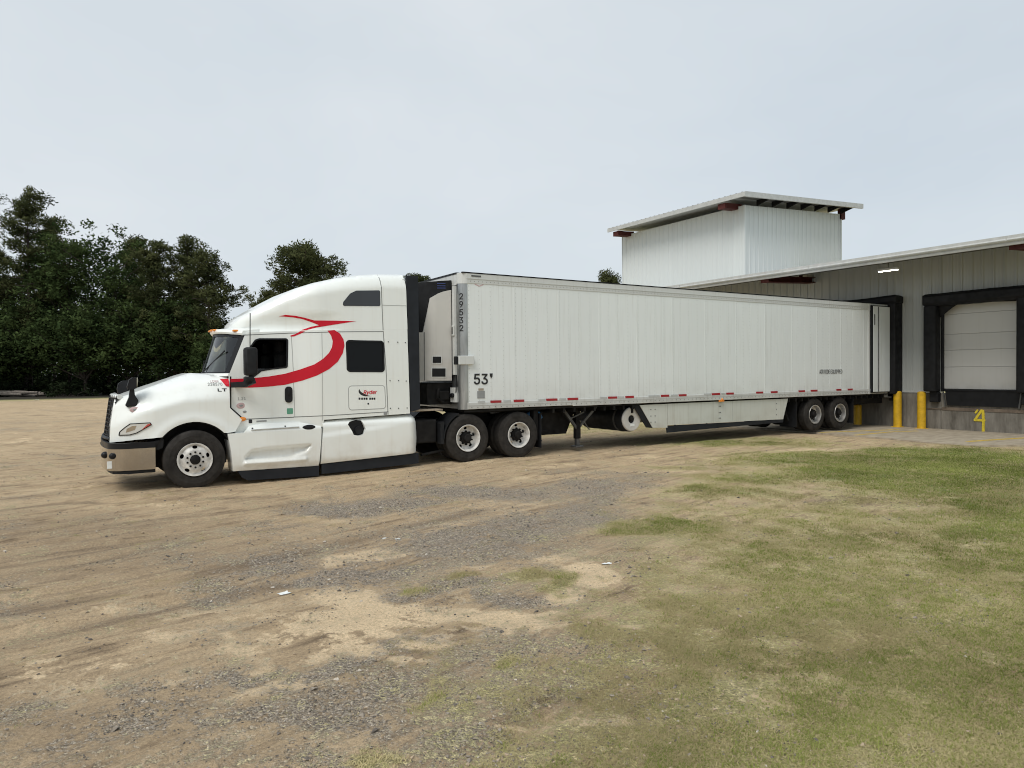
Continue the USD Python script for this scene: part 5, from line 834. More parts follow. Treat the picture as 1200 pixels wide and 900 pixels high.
# aerodynamic skirt, both sides
sk1 = PL([(749, 474.5), (782, 473), (782, 501.5), (764.5, 501.5)], 0.06); sk2 = PL([(782, 473), (858, 469.5), (858, 494.5), (782, 498.5)], 0.06); sk3 = PL([(858, 469.5), (923.5, 466.5), (917.5, 491.5), (858, 494.5)], 0.06)
S_ = obj('side_skirt', slab(as_poly(sk2).buffer(-0.006), 0.05, 0.065, 0.5), SKIRT, R_)
for p in (sk1, sk3): obj('skirt_panel', slab(as_poly(p).buffer(-0.006), 0.05, 0.065, 0.5), SKIRT, S_)
flap = PL([(780, 498.7), (858, 494.7), (918, 491.4), (917.5, 495), (858, 500), (781, 507.3)], 0.06); obj('skirt_flap', slab(as_poly(flap).buffer(-0.002), 0.055, 0.063, 0.6), EXTENDER, S_)
obj('skirt_edge', slab(as_poly(PL([(741.5, 475), (749, 474.5), (764.5, 501.5), (757, 501)], 0.08)), 0.068, 0.085, 0.3), MATTEBLACK, S_)
obj('skirt_brace', cat_([bar((x, 0.08, 0.5), (x, 0.7, 1.0), 0.04, 0.03) for x in (6.5, 7.7, 8.9, 10.1)]), CHASSIS, S_); obj('skirt_bolts', cat_([box(x-0.012, x+0.012, 0.042, 0.052, z-0.012, z+0.012) for x in (5.6, 5.75, 8.15, 8.2, 10.6) for z in (0.62, 0.78, 0.95)]), SEAM, S_, kind='stuff')
obj('side_skirt', box(5.3, 11.0, 2*YC-0.065, 2*YC-0.05, 0.4, 1.08), SKIRT, R_)
# bogie
bg = obj('bogie', cat_([box(10.9, 15.2, YC-0.55, YC-0.45, 0.78, 0.98), box(10.9, 15.2, YC+0.45, YC+0.55, 0.78, 0.98)]+[moved(lathe([(0, -1.05), (0.075, -1.05), (0.075, 1.05), (0, 1.05)], 14), x, YC, 0.54) for x in (12.42, 13.70)]+[box(x-0.1, x+0.1, YC-0.6, YC-0.42, 0.55, 0.8) for x in (12.1, 13.3)]), CHASSIS, R_)
obj('mud_flap', box(11.55, 11.575, 0.07, 0.67, 0.20, 1.05), MATTEBLACK, bg); obj('mud_flap', box(14.45, 14.475, 0.07, 0.67, 0.20, 1.05), MATTEBLACK, bg); obj('rear_underframe', box(14.6, 16.5, 0.3, 2*YC-0.3, 0.78, 1.05), CHASSIS, bg)
obj('bogie_brace', cat_([bar((11.1, 0.3, 1.05), (11.45, 0.3, 0.4), 0.07, 0.07)]), CHASSIS, bg)
for xa in (12.44, 13.73):
    wheel(R_, xa, 0.045, 0.555, 0.51, 0.27, True, WHEELALU); wheel(R_, xa, 2*YC-0.045, 0.555, 0.51, 0.27, True, WHEELALU, far=True)

# ---------------------------------------------------------------- loading dock
XW, ZE = 16.80, 1.20
D = thing('loading_dock', 'long low white metal loading dock building with a canopy and black door seals', 'building')
def ribbed(p0, p1, z0, z1, par, m, pitch=0.3048, depth=0.030, name='wall_panel', sheet=3, out=(-1, 0), base=0.05):
    """Ribbed steel sheets side by side from p0 to p1; out is the way they face. z1 may be a function of the distance."""
    p0, p1 = np.array(p0, float), np.array(p1, float); L = np.linalg.norm(p1-p0); d = (p1-p0)/L; o = np.array(out, float)
    prof = [(0.0, 1.0), (0.018, 1.0), (0.040, 0.0), (0.125, 0.0), (0.132, 0.22), (0.146, 0.22), (0.153, 0.0), (0.205, 0.0), (0.212, 0.22), (0.226, 0.22), (0.233, 0.0), (0.265, 0.0), (0.287, 1.0)]
    n = int(math.ceil(L/pitch)); s0 = 0
    for a in range(0, n, sheet):
        pts = [(k*pitch+u, h) for k in range(a, min(a+sheet, n)) for u, h in prof]
        pts = [(u, h) for u, h in pts if u <= L]+[(min((min(a+sheet, n))*pitch, L), 1.0 if min(a+sheet, n)*pitch <= L else 0.0)]
        pts[0] = (pts[0][0]+0.002, pts[0][1])
        u = np.array([q[0] for q in pts]); h = np.array([q[1] for q in pts])*depth; xy = p0+u[:, None]*d+h[:, None]*o; bk = p0+u[:, None]*d-o*base; k = len(u)
        zt = np.array([z1(t) for t in u]) if callable(z1) else np.full(k, z1)
        V = np.vstack([np.column_stack([xy, np.full(k, z0)]), np.column_stack([xy, zt]), np.column_stack([bk, np.full(k, z0)]), np.column_stack([bk, zt])]); i = np.arange(4*k).reshape(4, k)
        Q = np.vstack([np.stack([p[:-1], p[1:], q[1:], q[:-1]], -1) for p, q in ((i[0], i[1]), (i[1], i[3]), (i[3], i[2]), (i[2], i[0]))]+[[[i[0, 0], i[1, 0], i[3, 0], i[2, 0]], [i[0, -1], i[2, -1], i[3, -1], i[1, -1]]]])
        mm = trimesh.Trimesh(V, np.vstack([Q[:, [0, 1, 2]], Q[:, [0, 2, 3]]]), process=False); mm.fix_normals(); obj(name, mm, m, par)
# wall above the docks; openings behind the trailer (dock 3) and at dock 4
D4 = (-1.50, -4.00); D3 = (2.45, 0.05); DTOP = 4.02
ZW = 5.60
for a, b, z0 in ((15.0, D3[0], ZE), (D3[1], D4[0], ZE), (D4[1], -12.0, ZE)): ribbed((XW, a), (XW, b), z0, ZW, D, WALLWHITE)
for a, b in (D3, D4): ribbed((XW, a-0.003), (XW, b+0.003), DTOP, ZW, D, WALLWHITE)
obj('wall_trim', cat_([box(XW-0.05, XW+0.02, a, b, ZE-0.05, ZE+0.012) for a, b in ((15.0, D3[0]), (D3[1], D4[0]), (D4[1], -12.0))]), FASCIA, D)
# concrete plinth in cast panels
yb = [15.0, 12.2, 9.4, 6.6, 3.8, 1.9, 0.0, -0.52, -1.5, -3.93, -6.4, -8.9, -12.0]
for k, (a, b) in enumerate(zip(yb[:-1], yb[1:])): obj('plinth_panel', box(XW-0.02-0.008*(k % 3), XW+0.4, b+0.008, a-0.008, -0.30, ZE-0.055, 0.01), CONCRETE, D)
obj('plinth_joint', box(XW+0.02, XW+0.38, -12, 15, -0.3, ZE-0.06), SEAM, D)
obj('plinth_band', cat_([box(XW-0.055, XW+0.1, -1.55, -0.75, 0.62, 0.655), box(XW-0.055, XW+0.1, -12.0, -1.55, 0.60, 0.70)]), plain('stained_steel', (0.15, 0.115, 0.085), 0.8, vary=0.5, scale=3), D)
obj('cabinet_panel', box(XW-0.06, XW, -0.86, -0.40, -0.02, 1.12, 0.01), CONCRETE, D)
# door of dock 4: sections with grooves, frame, leveller
dr = obj('dock_door', box(XW+0.16, XW+0.20, D4[1], D4[0], ZE, DTOP+0.2), PANELGAP, D)
zj = [1.285, 1.99, 2.53, 3.04, 3.68, 4.05]
for a, b in zip(zj[:-1], zj[1:]): obj('door_panel', box(XW+0.11, XW+0.17, D4[1]+0.01, D4[0]-0.01, a+0.003, b-0.003, 0.006), DOORWHITE, dr)
for y in D4: obj('door_frame', box(XW-0.02, XW+0.25, y-0.035, y+0.035, ZE, DTOP+0.1), MATTEBLACK, D)
obj('dock_leveller', cat_([hullbox([(x, y, z) for z, e in ((1.24, 0.0), (0.76, 0.06)) for x in (XW-0.10, XW+0.2) for y in (-1.66-e, -3.84+e)]), box(XW-0.13, XW+0.2, -3.86, -1.64, 1.235, 1.275)]), FOAM, D)
for part in ([bar((XW-0.11, -1.60, 1.22), (XW-0.11, -1.68, 0.74), 0.03, 0.04), bar((XW-0.11, -3.82, 1.22), (XW-0.11, -3.76, 0.74), 0.03, 0.04)]): obj('leveller_frame', part, GREYSTEEL, D)
for y in (-1.36, -3.98, 2.75, -0.02): obj('dock_bumper', box(XW-0.22, XW+0.0, y-0.13, y+0.13, 0.86, 1.20, 0.02), FOAM, D)
# padded seals: jambs, head pad and a sagging head curtain
def seal(y0, y1, par, sag):
    s = obj('dock_seal', box(XW-0.42, XW-0.03, y0-0.02, y0+0.36, 1.22, 3.86, 0.06), FOAM, par, smooth=40)
    if not sag: obj('side_pad', box(XW-0.42, XW-0.03, y1-0.36, y1+0.02, 1.22, 3.86, 0.06), FOAM, s, smooth=40)
    else: obj('side_pad', box(XW-0.42, XW-0.03, y1-0.36, y1+0.02, 1.22, 3.86, 0.06), FOAM, s, smooth=40)
    ys = np.linspace(y0+0.45, y1-0.45, 21) if y0 > y1 else np.linspace(y0, y1, 21)
    hp = box(XW-0.48, XW-0.03, min(y0, y1)-0.42, max(y0, y1)+0.42, 3.82, 4.34, 0.09); hp = hp.subdivide().subdivide().subdivide(); nn = meshkit.fbm(hp.vertices*2.2, 3, 5)-0.5; hp.vertices[:, 2] += nn*0.10; hp.vertices[:, 0] += nn*0.08; obj('head_pad', hp, FOAM, s, smooth=40)
    return s
lo, hi = -3.72, -1.14
s4 = obj('dock_seal', box(XW-0.40, XW-0.03, -1.52, -1.10, 1.20, 3.98, 0.07), FOAM, D, smooth=40); obj('side_pad', box(XW-0.40, XW-0.03, -4.22, -3.77, 1.20, 4.10, 0.07), FOAM, s4, smooth=40)
hp = box(XW-0.46, XW-0.03, -4.3, -1.08, 3.95, 4.35, 0.10)
for _ in range(4): hp = hp.subdivide()
nn = meshkit.fbm(hp.vertices*1.6, 3, 5)-0.5; hp.vertices[:, 2] += nn*0.08; hp.vertices[:, 0] += nn*0.10; obj('head_pad', hp, FOAM, s4, smooth=50)
yy = np.linspace(-4.0, -1.45, 27); drop = 0.02+0.42*np.clip((yy+2.15)/0.65, 0, 1)**1.3+0.07*np.clip((-2.4-yy)/1.6, 0, 1)
V = np.array([(XW-0.20+0.02*math.sin(9*y), y, 4.05) for y in yy]+[(XW-0.16+0.03*math.sin(7*y), y, 4.00-d) for y, d in zip(yy, drop)]); V = np.vstack([V, V+[0.02, 0, 0]]); i = np.arange(len(V)).reshape(4, 27)
Q = np.vstack([np.stack([p[:-1], p[1:], q[1:], q[:-1]], -1) for p, q in ((i[0], i[1]), (i[1], i[3]), (i[3], i[2]), (i[2], i[0]))]); obj('head_curtain', trimesh.Trimesh(V, np.vstack([Q[:, [0, 1, 2]], Q[:, [0, 2, 3]]]), process=False), FOAM, s4, smooth=50)
s3 = obj('dock_seal', box(XW-0.50, XW-0.03, -0.27, 0.10, 1.10, 4.16, 0.06), FOAM, D, smooth=40); obj('side_pad', box(XW-0.50, XW-0.03, 2.40, 2.80, 1.10, 4.16, 0.06), FOAM, s3, smooth=40)
hp = box(XW-0.55, XW-0.03, -0.32, 2.9, 4.12, 4.40, 0.08)
for _ in range(3): hp = hp.subdivide()
nn = meshkit.fbm(hp.vertices*1.6, 3, 8)-0.5; hp.vertices[:, 2] += nn*0.07; obj('head_pad', hp, FOAM, s3, smooth=50)
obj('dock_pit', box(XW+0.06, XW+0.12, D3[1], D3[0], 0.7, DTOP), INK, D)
# painted number and floor lines
def wall_ribbon(pts, w, x, par, m, name):
    q = [PX(a, b, XW-0.03) for a, b in pts]; p = LineString(q).buffer(w/2, quad_segs=6)
    return obj(name, slab_yz(p, x-0.006, x+0.004), m, par)
def slab_yz(poly, xa, xb):
    v, t = tri_poly(poly, 0.05); n = len(v); V = np.vstack([np.column_stack([np.full(n, xa), v]), np.column_stack([np.full(n, xb), v])]); e = rim_edges(t)
    m = trimesh.Trimesh(V, np.vstack([t, t[:, ::-1]+n, np.stack([e[:, 1], e[:, 0], e[:, 0]+n], 1), np.stack([e[:, 1], e[:, 0]+n, e[:, 1]+n], 1)]), process=False); m.fix_normals(); return m
num = LineString([PX(a, b, XW-0.05) for a, b in ((1150.2, 481), (1142.6, 492.2), (1153.4, 492.6))]).buffer(0.035).union(LineString([PX(a, b, XW-0.05) for a, b in ((1150.2, 481), (1152.0, 481.5), (1152.6, 494), (1152.2, 506))]).buffer(0.036)).union(LineString([PX(a, b, XW-0.05) for a, b in ((1143.5, 483.5), (1145.6, 480.8))]).buffer(0.028))
obj('painted_number', slab_yz(num, XW-0.062, XW-0.02), SPRAY, D)
# canopy roof, gutter, beams and lamp
XE = 14.0; rise = 0.150
def roof_z(x): return 5.19+rise*(x-XE)
obj('roof', hullbox([(x, y, roof_z(x)+dz) for x in (XE+0.06, 21.0) for y in (-12.5, 15.0) for dz in (0.05, 0.16)]), FASCIA, D)
obj('canopy_deck', hullbox([(x, y, roof_z(x)+dz) for x in (XE+0.06, XW) for y in (-12.4, 14.9) for dz in (0.02, 0.047)]), SOFFIT, D)
g_ = [(XE-0.10, 0.10), (XE-0.12, 0.13), (XE-0.10, 0.17), (XE-0.10, 0.245), (XE-0.04, 0.255), (XE+0.08, 0.23), (XE+0.08, 0.0), (XE-0.03, -0.005), (XE-0.045, 0.05), (XE-0.035, 0.075)]
gp = Polygon([(x, z+5.19) for x, z in g_]); ge = trimesh.creation.extrude_polygon(gp, 27.5, engine='earcut'); v = ge.vertices.copy(); ge.vertices = np.column_stack([v[:, 0], v[:, 2]-12.5, v[:, 1]]); ge.fix_normals(); obj('gutter', ge, FASCIA, D)
for y in (-4.6, 1.3, 7.2): obj('gutter_joint', box(XE-0.124, XE-0.09, y-0.012, y+0.012, 5.29, 5.428), FASCIA, D)
def beam_z(x): return 5.08+0.046*(x-XE)
for y in (3.22, -4.75, 11.2): obj('canopy_beam', cat_([hullbox([(x, y+dy, beam_z(x)+dz) for x in (XE+0.1, XW) for dy in (-0.17, 0.17) for dz in a]) for a in ((0.0, 0.025), (0.185, 0.21))]+[hullbox([(x, y+dy, beam_z(x)+dz) for x in (XE+0.1, XW) for dy in (-0.012, 0.012) for dz in (0.01, 0.20)]), hullbox([(x, y+dy, beam_z(XE)+dz) for x in (XE+0.09, XE+0.105) for dy in (-0.17, 0.17) for dz in (-0.005, 0.215)])]+[hullbox([(x, y+dy, z) for dy in (-0.05, 0.05) for z in (beam_z(x)+0.2, roof_z(x)+0.03)]+[(x+0.1, y+dy, z) for dy in (-0.05, 0.05) for z in (beam_z(x)+0.2, roof_z(x)+0.03)]) for x in (15.3, 16.1)]), RUST, D)
for x in (15.4, 16.2): obj('canopy_purlin', hullbox([(xx, y, roof_z(x)+dz) for xx in (x, x+0.06) for y in (-12.3, 14.8) for dz in (-0.03, 0.018)]), SOFFIT, D)
q = at(1041, 316.5, 0, 14.75); lz = q[2]+0.04
cl = obj('canopy_lamp', moved(box(-0.07, 0.07, -0.33, 0.33, -0.05, 0.03, 0.02), q[0], q[1], lz), FASCIA, D); obj('lamp_diffuser', moved(box(-0.05, 0.05, -0.30, 0.30, -0.075, -0.052, 0.01), q[0], q[1], lz), LAMP, cl)
obj('lamp_stem', tube([(q[0], q[1], lz+0.02), (q[0], q[1], roof_z(q[0])+0.03)], 0.012), GREYSTEEL, cl)
# concrete apron with yellow lane lines
ap = Polygon([(12.45, 7), (12.55, 2.6), (12.6, -0.6), (12.5, -2.2), (12.2, -3.4), (12.3, -4.6), (13.3, -5.1), (13.8, -6.0), (14.0, -12), (XW+0.3, -12), (XW+0.3, 7)])
v, t = tri_poly(ap, 0.35); n = len(v); zz = np.full(n, 0.0)
def flat(poly, z0, z1, m, name, step=0.4, par=None, **kw):
    v, t = tri_poly(poly, step); n = len(v); V = np.vstack([np.column_stack([v, np.full(n, z1)]), np.column_stack([v, np.full(n, z0)])]); e = rim_edges(t)
    mm = trimesh.Trimesh(V, np.vstack([t, t[:, ::-1]+n, np.stack([e[:, 1], e[:, 0], e[:, 0]+n], 1), np.stack([e[:, 1], e[:, 0]+n, e[:, 1]+n], 1)]), process=False); mm.fix_normals(); return obj(name, mm, m, par, **kw)
flat(ap, -0.25, -0.012, PAVING, 'pavement', kind='structure')
lines = [LineString([at(*q, 2, -0.01)[:2] for q in ((943, 507.3), (1000, 505.4), (1054, 503.3))]).buffer(0.07, cap_style=2), LineString([at(*q, 2, -0.01)[:2] for q in ((985, 511.5), (1046, 506), (1075, 505))]).buffer(0.06, cap_style=2), LineString([at(*q, 2, -0.01)[:2] for q in ((1134, 517.5), (1165, 515.3), (1215, 512.3))]).buffer(0.08, cap_style=2)]
WORNY = plain('worn_yellow', (0.52, 0.37, 0.06), 0.75, vary=0.45, scale=10)
for p in lines: flat(p.intersection(ap.buffer(-0.05)), -0.011, -0.007, WORNY, 'lane_line', 0.3, kind='structure')
# yellow guard posts against the plinth
def post(px, name, lab, first=None):
    q = at(px, 503.2, 2, -0.03)
    return q
y1_, y2_ = PX(1052.2, 480, XW-0.25)[0], PX(1080.3, 480, XW-0.25)[0]
bo = thing('guard_post', 'yellow steel guard post on the concrete apron, left of the two between the dock doors', 'bollard', (XW-0.27, y1_, -0.05), group='yellow guard posts')
obj('post', lathe([(0, 1.255), (0.07, 1.25), (0.12, 1.225), (0.128, 1.19), (0.128, 0.0), (0, 0)], 24, 'z'), YELLOW, bo, smooth=30); obj('base_plate', box(-0.15, 0.15, -0.15, 0.15, 0.0, 0.05, 0.008), YELLOW, bo)
copy_of(bo, 'guard_post', 'yellow steel guard post nearest the closed dock door, right of the two', 'bollard', (XW-0.27, y2_, -0.05), group='yellow guard posts')
copy_of(bo, 'guard_post', 'yellow guard post half hidden behind the trailer rear wheels', 'bollard', (XW-0.27, PX(1005.5, 488, XW-0.25)[0], -0.55), group='yellow guard posts')

# ---------------------------------------------------------------- tower building behind the dock
TB = thing('tower_building', 'tall white ribbed steel tower building with a sloping roof behind the dock', 'building')
TX, TY, TXE, TYE = 17.6, 7.02, 24.45, 14.95
def tz(x): return 9.03+0.054*(x-TX)
ribbed((TX, TYE), (TX, TY), 2.0, tz(TX), TB, TOWERWHITE)
ribbed((TX, TY), (TXE, TY), 2.0, lambda t: tz(TX+t), TB, TOWERWHITE, out=(0, -1))
ribbed((TXE, TY), (TXE, TYE), 2.0, tz(TXE), TB, TOWERWHITE, out=(1, 0)); ribbed((TXE, TYE), (TX, TYE), 2.0, tz(TX), TB, TOWERWHITE, out=(0, 1))
for part in ([hullbox([(TX+a, TY+b, z) for a in (-0.045, 0.05) for b in (-0.045, 0.05) for z in (2.0, tz(TX))]), hullbox([(TXE+a, TY+b, z) for a in (-0.05, 0.045) for b in (-0.045, 0.05) for z in (2.0, tz(TXE)-0.05)])]): obj('corner_trim', part, TOWERWHITE, TB)
ox0, ox1, oy0, oy1 = 16.70, 25.0, 6.29, TYE+0.05
def rz(x): return tz(x)+0.30
rf2 = obj('roof', hullbox([(x, y, rz(x)+dz) for x in (ox0, ox1) for y in (oy0, oy1) for dz in (-0.02, 0.03)]), FASCIA, TB)
obj('roof_ribs', cat_([hullbox([(x, y+dy, rz(x)+dz) for x in (ox0-0.02, ox1) for dy in (-0.03, 0.03) for dz in (0.03, 0.065)]) for y in np.arange(oy0+0.1, oy1, 0.305)]), GREYSTEEL, rf2)
obj('fascia', cat_([hullbox([(x, y, rz(x)+dz) for x in (ox0, ox1) for y in (oy0-0.09, oy0) for dz in (-0.16, 0.055)]), hullbox([(x, y, rz(x)+dz) for x in (ox0-0.06, ox0) for y in (oy0-0.09, oy1) for dz in (-0.15, 0.04)])]), FASCIA, rf2, smooth=30)
obj('purlin', cat_([hullbox([(x+dx, y, rz(x)+dz) for dx in (0, 0.07) for y in (oy0+0.0, TY+0.1) for dz in (-0.24 if y > TY else -0.19, -0.022)]) for x in ()] or [box(0, 0.01, 0, 0.01, 3, 3.01)]), RUST, rf2) if False else None
for x in np.linspace(TX+0.75, TXE-0.05, 7):
    obj('outrigger', hullbox([(x+dx, y, rz(x)+dz) for dx in (-0.03, 0.03) for y, lo_ in ((oy0+0.01, -0.13), (TY-0.04, -0.30)) for dz in (lo_, -0.022)]), CHASSIS, rf2)
obj('soffit', hullbox([(x, y, rz(x)+dz) for x in (ox0+0.02, ox1-0.02) for y in (oy0+0.01, TY-0.035) for dz in (-0.05, -0.024)]), SOFFIT, rf2)
for y, x0_, x1_ in ((TY+0.5, ox0+0.03, TX+0.2), (TYE-0.5, ox0+0.03, TX+0.2)): obj('roof_beam', hullbox([(x, y+dy, rz(x)+dz) for x in (x0_, x1_) for dy in (-0.20, 0.20) for dz in (-0.42, -0.19)]), RUST, rf2)
obj('roof_beam', hullbox([(x, y, rz(x)+dz) for x in (TXE-0.05, ox1-0.3) for y in (TY-0.08, TY+0.12) for dz in (-0.56, -0.05)]), RUST, rf2)

# ---------------------------------------------------------------- trees, about seventy metres off
def spot(px, depth):
    """The ground under a pixel column at a distance along the view."""
    f2 = np.array([math.cos(YAW), math.sin(YAW)]); r2 = np.array([math.sin(YAW), -math.cos(YAW)]); q = EYE[:2]+depth*(f2+(px-600)/FPX*r2); return np.array([q[0], q[1], -0.05])
def height_at(px, py, depth): return 1.95+((442-0.0092*px)-py)/FPX*depth
def leaf_cloud(centres, radii, n_each, size, rng, flat=0.7, needle=False):
    V, F = [], []
    c = np.repeat(centres, n_each, 0); r = np.repeat(radii, n_each)[:, None]; n = len(c)
    d = rng.normal(size=(n, 3)); d /= np.linalg.norm(d, axis=1, keepdims=True); p = c+d*r*(rng.random((n, 1))**0.45)*[1, 1, flat]
    a = rng.normal(size=(n, 3)); a[:, 2] = np.abs(a[:, 2])*0.6 if needle else a[:, 2]*0.5; a += d*0.7; a /= np.linalg.norm(a, axis=1, keepdims=True); b = np.cross(a, rng.normal(size=(n, 3))); b /= np.linalg.norm(b, axis=1, keepdims=True)
    s = size*rng.uniform(0.6, 1.35, (n, 1)); w = s*(0.30 if needle else 0.48)
    turn = np.sum(np.cross(b, a)*d, 1) < 0; b[turn] *= -1                                          # leaf faces look outwards from their clump
    q = np.stack([p-a*s*0.5, p+b*w*0.5, p+a*s*0.5, p-b*w*0.5], 1).reshape(-1, 3); i = np.arange(n)[:, None]*4
    soft = d*0.8+np.cross(b, a)*0.35+[0, 0, 0.15]; soft /= np.linalg.norm(soft, axis=1, keepdims=True)
    return q, np.vstack([i+[0, 1, 2], i+[0, 2, 3]]), np.repeat(soft, 4, 0)
def leaves(name, cloud, m, parent=None, **kw):
    q, F, nrm = cloud; o = obj(name, (q, F), m, parent, **kw); g = UsdGeom.Mesh(o); g.CreateNormalsAttr(Vt.Vec3fArray.FromNumpy(nrm.astype(np.float32))); g.SetNormalsInterpolation('vertex'); return o
def limb(a, b, r0, r1):
    a, b = np.array(a, float), np.array(b, float); d = b-a; L = np.linalg.norm(d); c = trimesh.creation.cone if False else None
    m = lathe([(0, 0), (r0, 0), (r1, L), (0, L)], 7, 'z'); T_ = trimesh.geometry.align_vectors([0, 0, 1], d/L); m.apply_transform(T_); m.apply_translation(a); return m
def tree(name, label, px, depth, h, width, kind, seed, base=0.35, group=None, dens=1.0, lean=0.0):
    """kind: pine (tiers of tufted limbs on a bare trunk) or broad (a dense many-lobed crown)."""
    rng = np.random.default_rng(seed); o = spot(px, depth); t = thing(name, label, 'tree', o, group)
    top = np.array([lean*h*0.1, 0, h]); wood = [limb((0, 0, -0.3), top*0.5, 0.022*h**0.75*0.55+0.1, 0.15), limb(top*0.49, top*(0.95 if kind == 'pine' else 0.78), 0.15, 0.04)]
    cen, rad = [], []
    if kind == 'pine':
        nl = int(52*dens)
        for k in range(nl):
            u = (k+rng.random())/nl; z = h*(base+(0.98-base)*u); az = rng.uniform(0, 6.28)
            reach = width*0.5*(0.55+0.45*math.sin(math.pi*min(1, 0.25+u*0.9)))*rng.uniform(0.45, 1.05)*(1-0.55*max(0, u-0.62)/0.38)
            a = np.array([0, 0, z*0.97])+top*0*u; e = a+np.array([math.cos(az)*reach, math.sin(az)*reach, reach*rng.uniform(0.05, 0.5)]); wood.append(limb(a, e, 0.035+0.05*(1-u), 0.015))
            for s in np.linspace(0.45, 1.0, max(2, int(reach/0.9))):
                for _ in range(2):
                    cen.append(a+(e-a)*s+rng.normal(size=3)*[0.45, 0.45, 0.28]); rad.append(rng.uniform(0.4, 0.85))
        ne, size, lm, nd = 66, 0.33, PINE_LEAF, True
    else:
        nc = int(190*dens)
        for k in range(nc):
            d = rng.normal(size=3); d /= np.linalg.norm(d); u = rng.random()**0.35; zz = h*(base+(1-base)*0.5)+d[2]*h*(1-base)*0.5*u; k_ = 1.0 if d[2] < 0 else 0.92
            f = 1.0+0.28*math.sin(3*math.atan2(d[1], d[0])+seed)+0.10*np.clip(rng.normal(), -1.5, 0.5); cen.append(np.array([d[0]*width*0.5*u*f, d[1]*width*0.5*u*f, zz])); rad.append(rng.uniform(0.6, 1.25))
            if k % 5 == 0: wood.append(limb((0, 0, max(h*base*0.8, zz-2.5-2*rng.random())), cen[-1], 0.06, 0.015))
        ne, size, lm, nd = 60, 0.34, BROAD_LEAF, False
    cloud = leaf_cloud(np.array(cen), np.array(rad), ne, size, rng, 0.75, nd)
    obj('trunk', cat_(wood), BARK, t); leaves('crown', cloud, lm, t)
    return t
TREES = [  # px column, depth, top row, crown width (m), kind, base, label
    (-28, 74, 236, 9.0, 'pine', 0.30, 'tall pine cut off by the left edge of the photo'),
    (36, 72, 216, 10.5, 'pine', 0.28, 'tallest pine, upright tufted top, near the left end of the tree row'),
    (8, 80, 300, 9.5, 'broad', 0.12, 'dark leafy tree low behind the tallest pine'),
    (82, 73, 262, 9.0, 'broad', 0.14, 'dense dark broad tree just right of the tallest pine'),
    (64, 82, 250, 8.0, 'pine', 0.35, 'slender pine peeping out behind the tallest pine'),
    (128, 72, 260, 9.0, 'broad', 0.12, 'round-topped dense green tree in the middle of the tree row'),
    (160, 78, 272, 8.0, 'pine', 0.25, 'pine with a soft rounded top above the tractor hood'),
    (186, 71, 280, 9.0, 'pine', 0.16, 'olive green bushy pine above the hood front mirror'),
    (222, 75, 276, 8.2, 'pine', 0.24, 'pine with a ragged open top left of the cab roof'),
    (246, 70, 292, 7.6, 'pine', 0.12, 'airy pine with sky showing through, rightmost of the tree row'),
    (205, 70, 352, 8.5, 'broad', 0.16, 'low dense green tree right above the hood'),
    (150, 70, 348, 9.0, 'broad', 0.20, 'low spreading green tree left of the hood mirrors'),
    (100, 69, 362, 8.5, 'broad', 0.22, 'low dark green tree below the middle of the tree row'),
    (30, 71, 352, 9.0, 'broad', 0.28, 'low shady tree around the trunk of the tallest pine'),
    (-8, 69, 395, 7.0, 'broad', 0.2, 'low dark tree in the lower left corner of the woods'),
    (252, 68, 392, 4.6, 'broad', 0.05, 'small dark tree showing beside the windscreen'),
    (358, 64, 282, 7.4, 'pine', 0.58, 'lone pine rising behind the sloping cab roof'),
    (318, 66, 340, 3.0, 'pine', 0.6, 'lower pine at the left foot of the lone pine behind the cab roof'),
    (490, 80, 319, 2.2, 'pine', 0.70, 'small treetop peeping over the dark side extender'),
    (715, 85, 318, 2.0, 'pine', 0.70, 'small treetop peeping over the trailer roof by the tower'),
]
for k, (px, dp, py, w, kind, base, lab) in enumerate(TREES):
    tree('pine_tree' if kind == 'pine' else 'leafy_tree', lab, px, dp, height_at(px, py, dp), w, kind, 100+k, base, dens=1.25 if kind == 'pine' and w > 6 else 0.7 if w < 6 else 1.0)
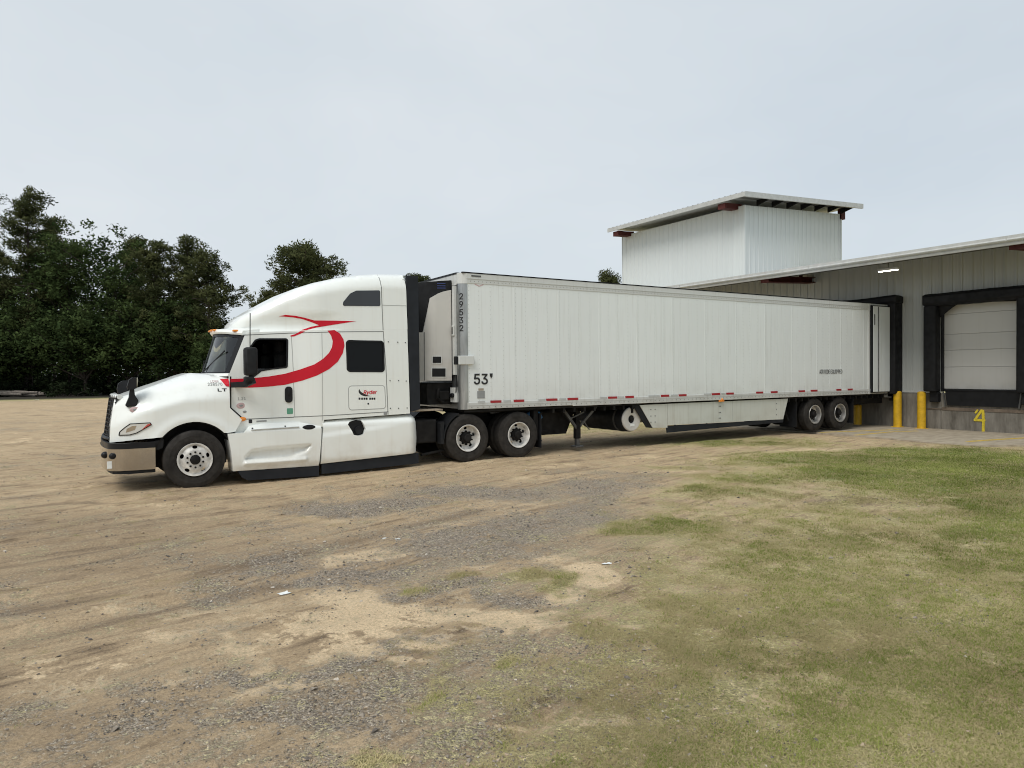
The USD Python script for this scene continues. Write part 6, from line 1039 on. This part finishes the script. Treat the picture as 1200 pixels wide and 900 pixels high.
# undergrowth along the edge of the woods
rng = np.random.default_rng(5); cen, rad = [], []
for k in range(300):
    px, dp = rng.uniform(-170, 285), rng.uniform(68, 84); o = spot(px, dp); cen.append(o+[0, 0, rng.uniform(0.1, 2.6)*rng.uniform(0.4, 1)]); rad.append(rng.uniform(0.7, 1.5))
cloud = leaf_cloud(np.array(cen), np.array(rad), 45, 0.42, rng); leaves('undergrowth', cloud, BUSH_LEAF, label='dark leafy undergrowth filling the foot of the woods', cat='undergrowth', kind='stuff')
rng = np.random.default_rng(9); cen, rad = [], []
for k in range(900):
    px, dp = rng.uniform(-260, 255), rng.uniform(88, 104); o = spot(px, dp); cen.append(o+[0, 0, rng.uniform(0.1, 11)*rng.uniform(0.5, 1)]); rad.append(rng.uniform(1.0, 2.0))
cloud = leaf_cloud(np.array(cen), np.array(rad), 34, 0.62, rng); leaves('far_woods', cloud, BROAD_LEAF, label='darker woods far behind the row of trees', cat='woods', kind='stuff')
for k, (px, dp, w, hh, lab) in enumerate([(77, 67, 3.6, 1.5, 'low rounded shrub in front of the woods, above the far lot edge'), (6, 68, 3.0, 1.7, 'loose pale shrub at the left edge of the lot')]):
    rng = np.random.default_rng(60+k); o = spot(px, dp); t = thing('shrub', lab, 'shrub', o); n = 34
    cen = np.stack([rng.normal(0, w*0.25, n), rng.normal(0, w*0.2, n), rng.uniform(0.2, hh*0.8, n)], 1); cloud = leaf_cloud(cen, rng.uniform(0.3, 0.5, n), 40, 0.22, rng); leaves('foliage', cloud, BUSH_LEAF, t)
    obj('stems', cat_([limb((0, 0, -0.1), c, 0.03, 0.01) for c in cen[:10]]), BARK, t)
lg = thing('log_pile', 'pile of pale dead logs at the foot of the woods on the left', 'log pile', spot(26, 67)); rng = np.random.default_rng(70)
for k in range(9): a = rng.uniform(-0.35, 0.35)-0.6; L = rng.uniform(2.0, 4.2); c = np.array([rng.normal(0, 0.5), rng.normal(0, 0.5), 0.2+0.14*(k//3)]); d = np.array([math.cos(a), math.sin(a), rng.uniform(-0.06, 0.1)])*L/2; obj('log', limb(c-d, c+d, rng.uniform(0.10, 0.2), 0.09), LOGS, lg)
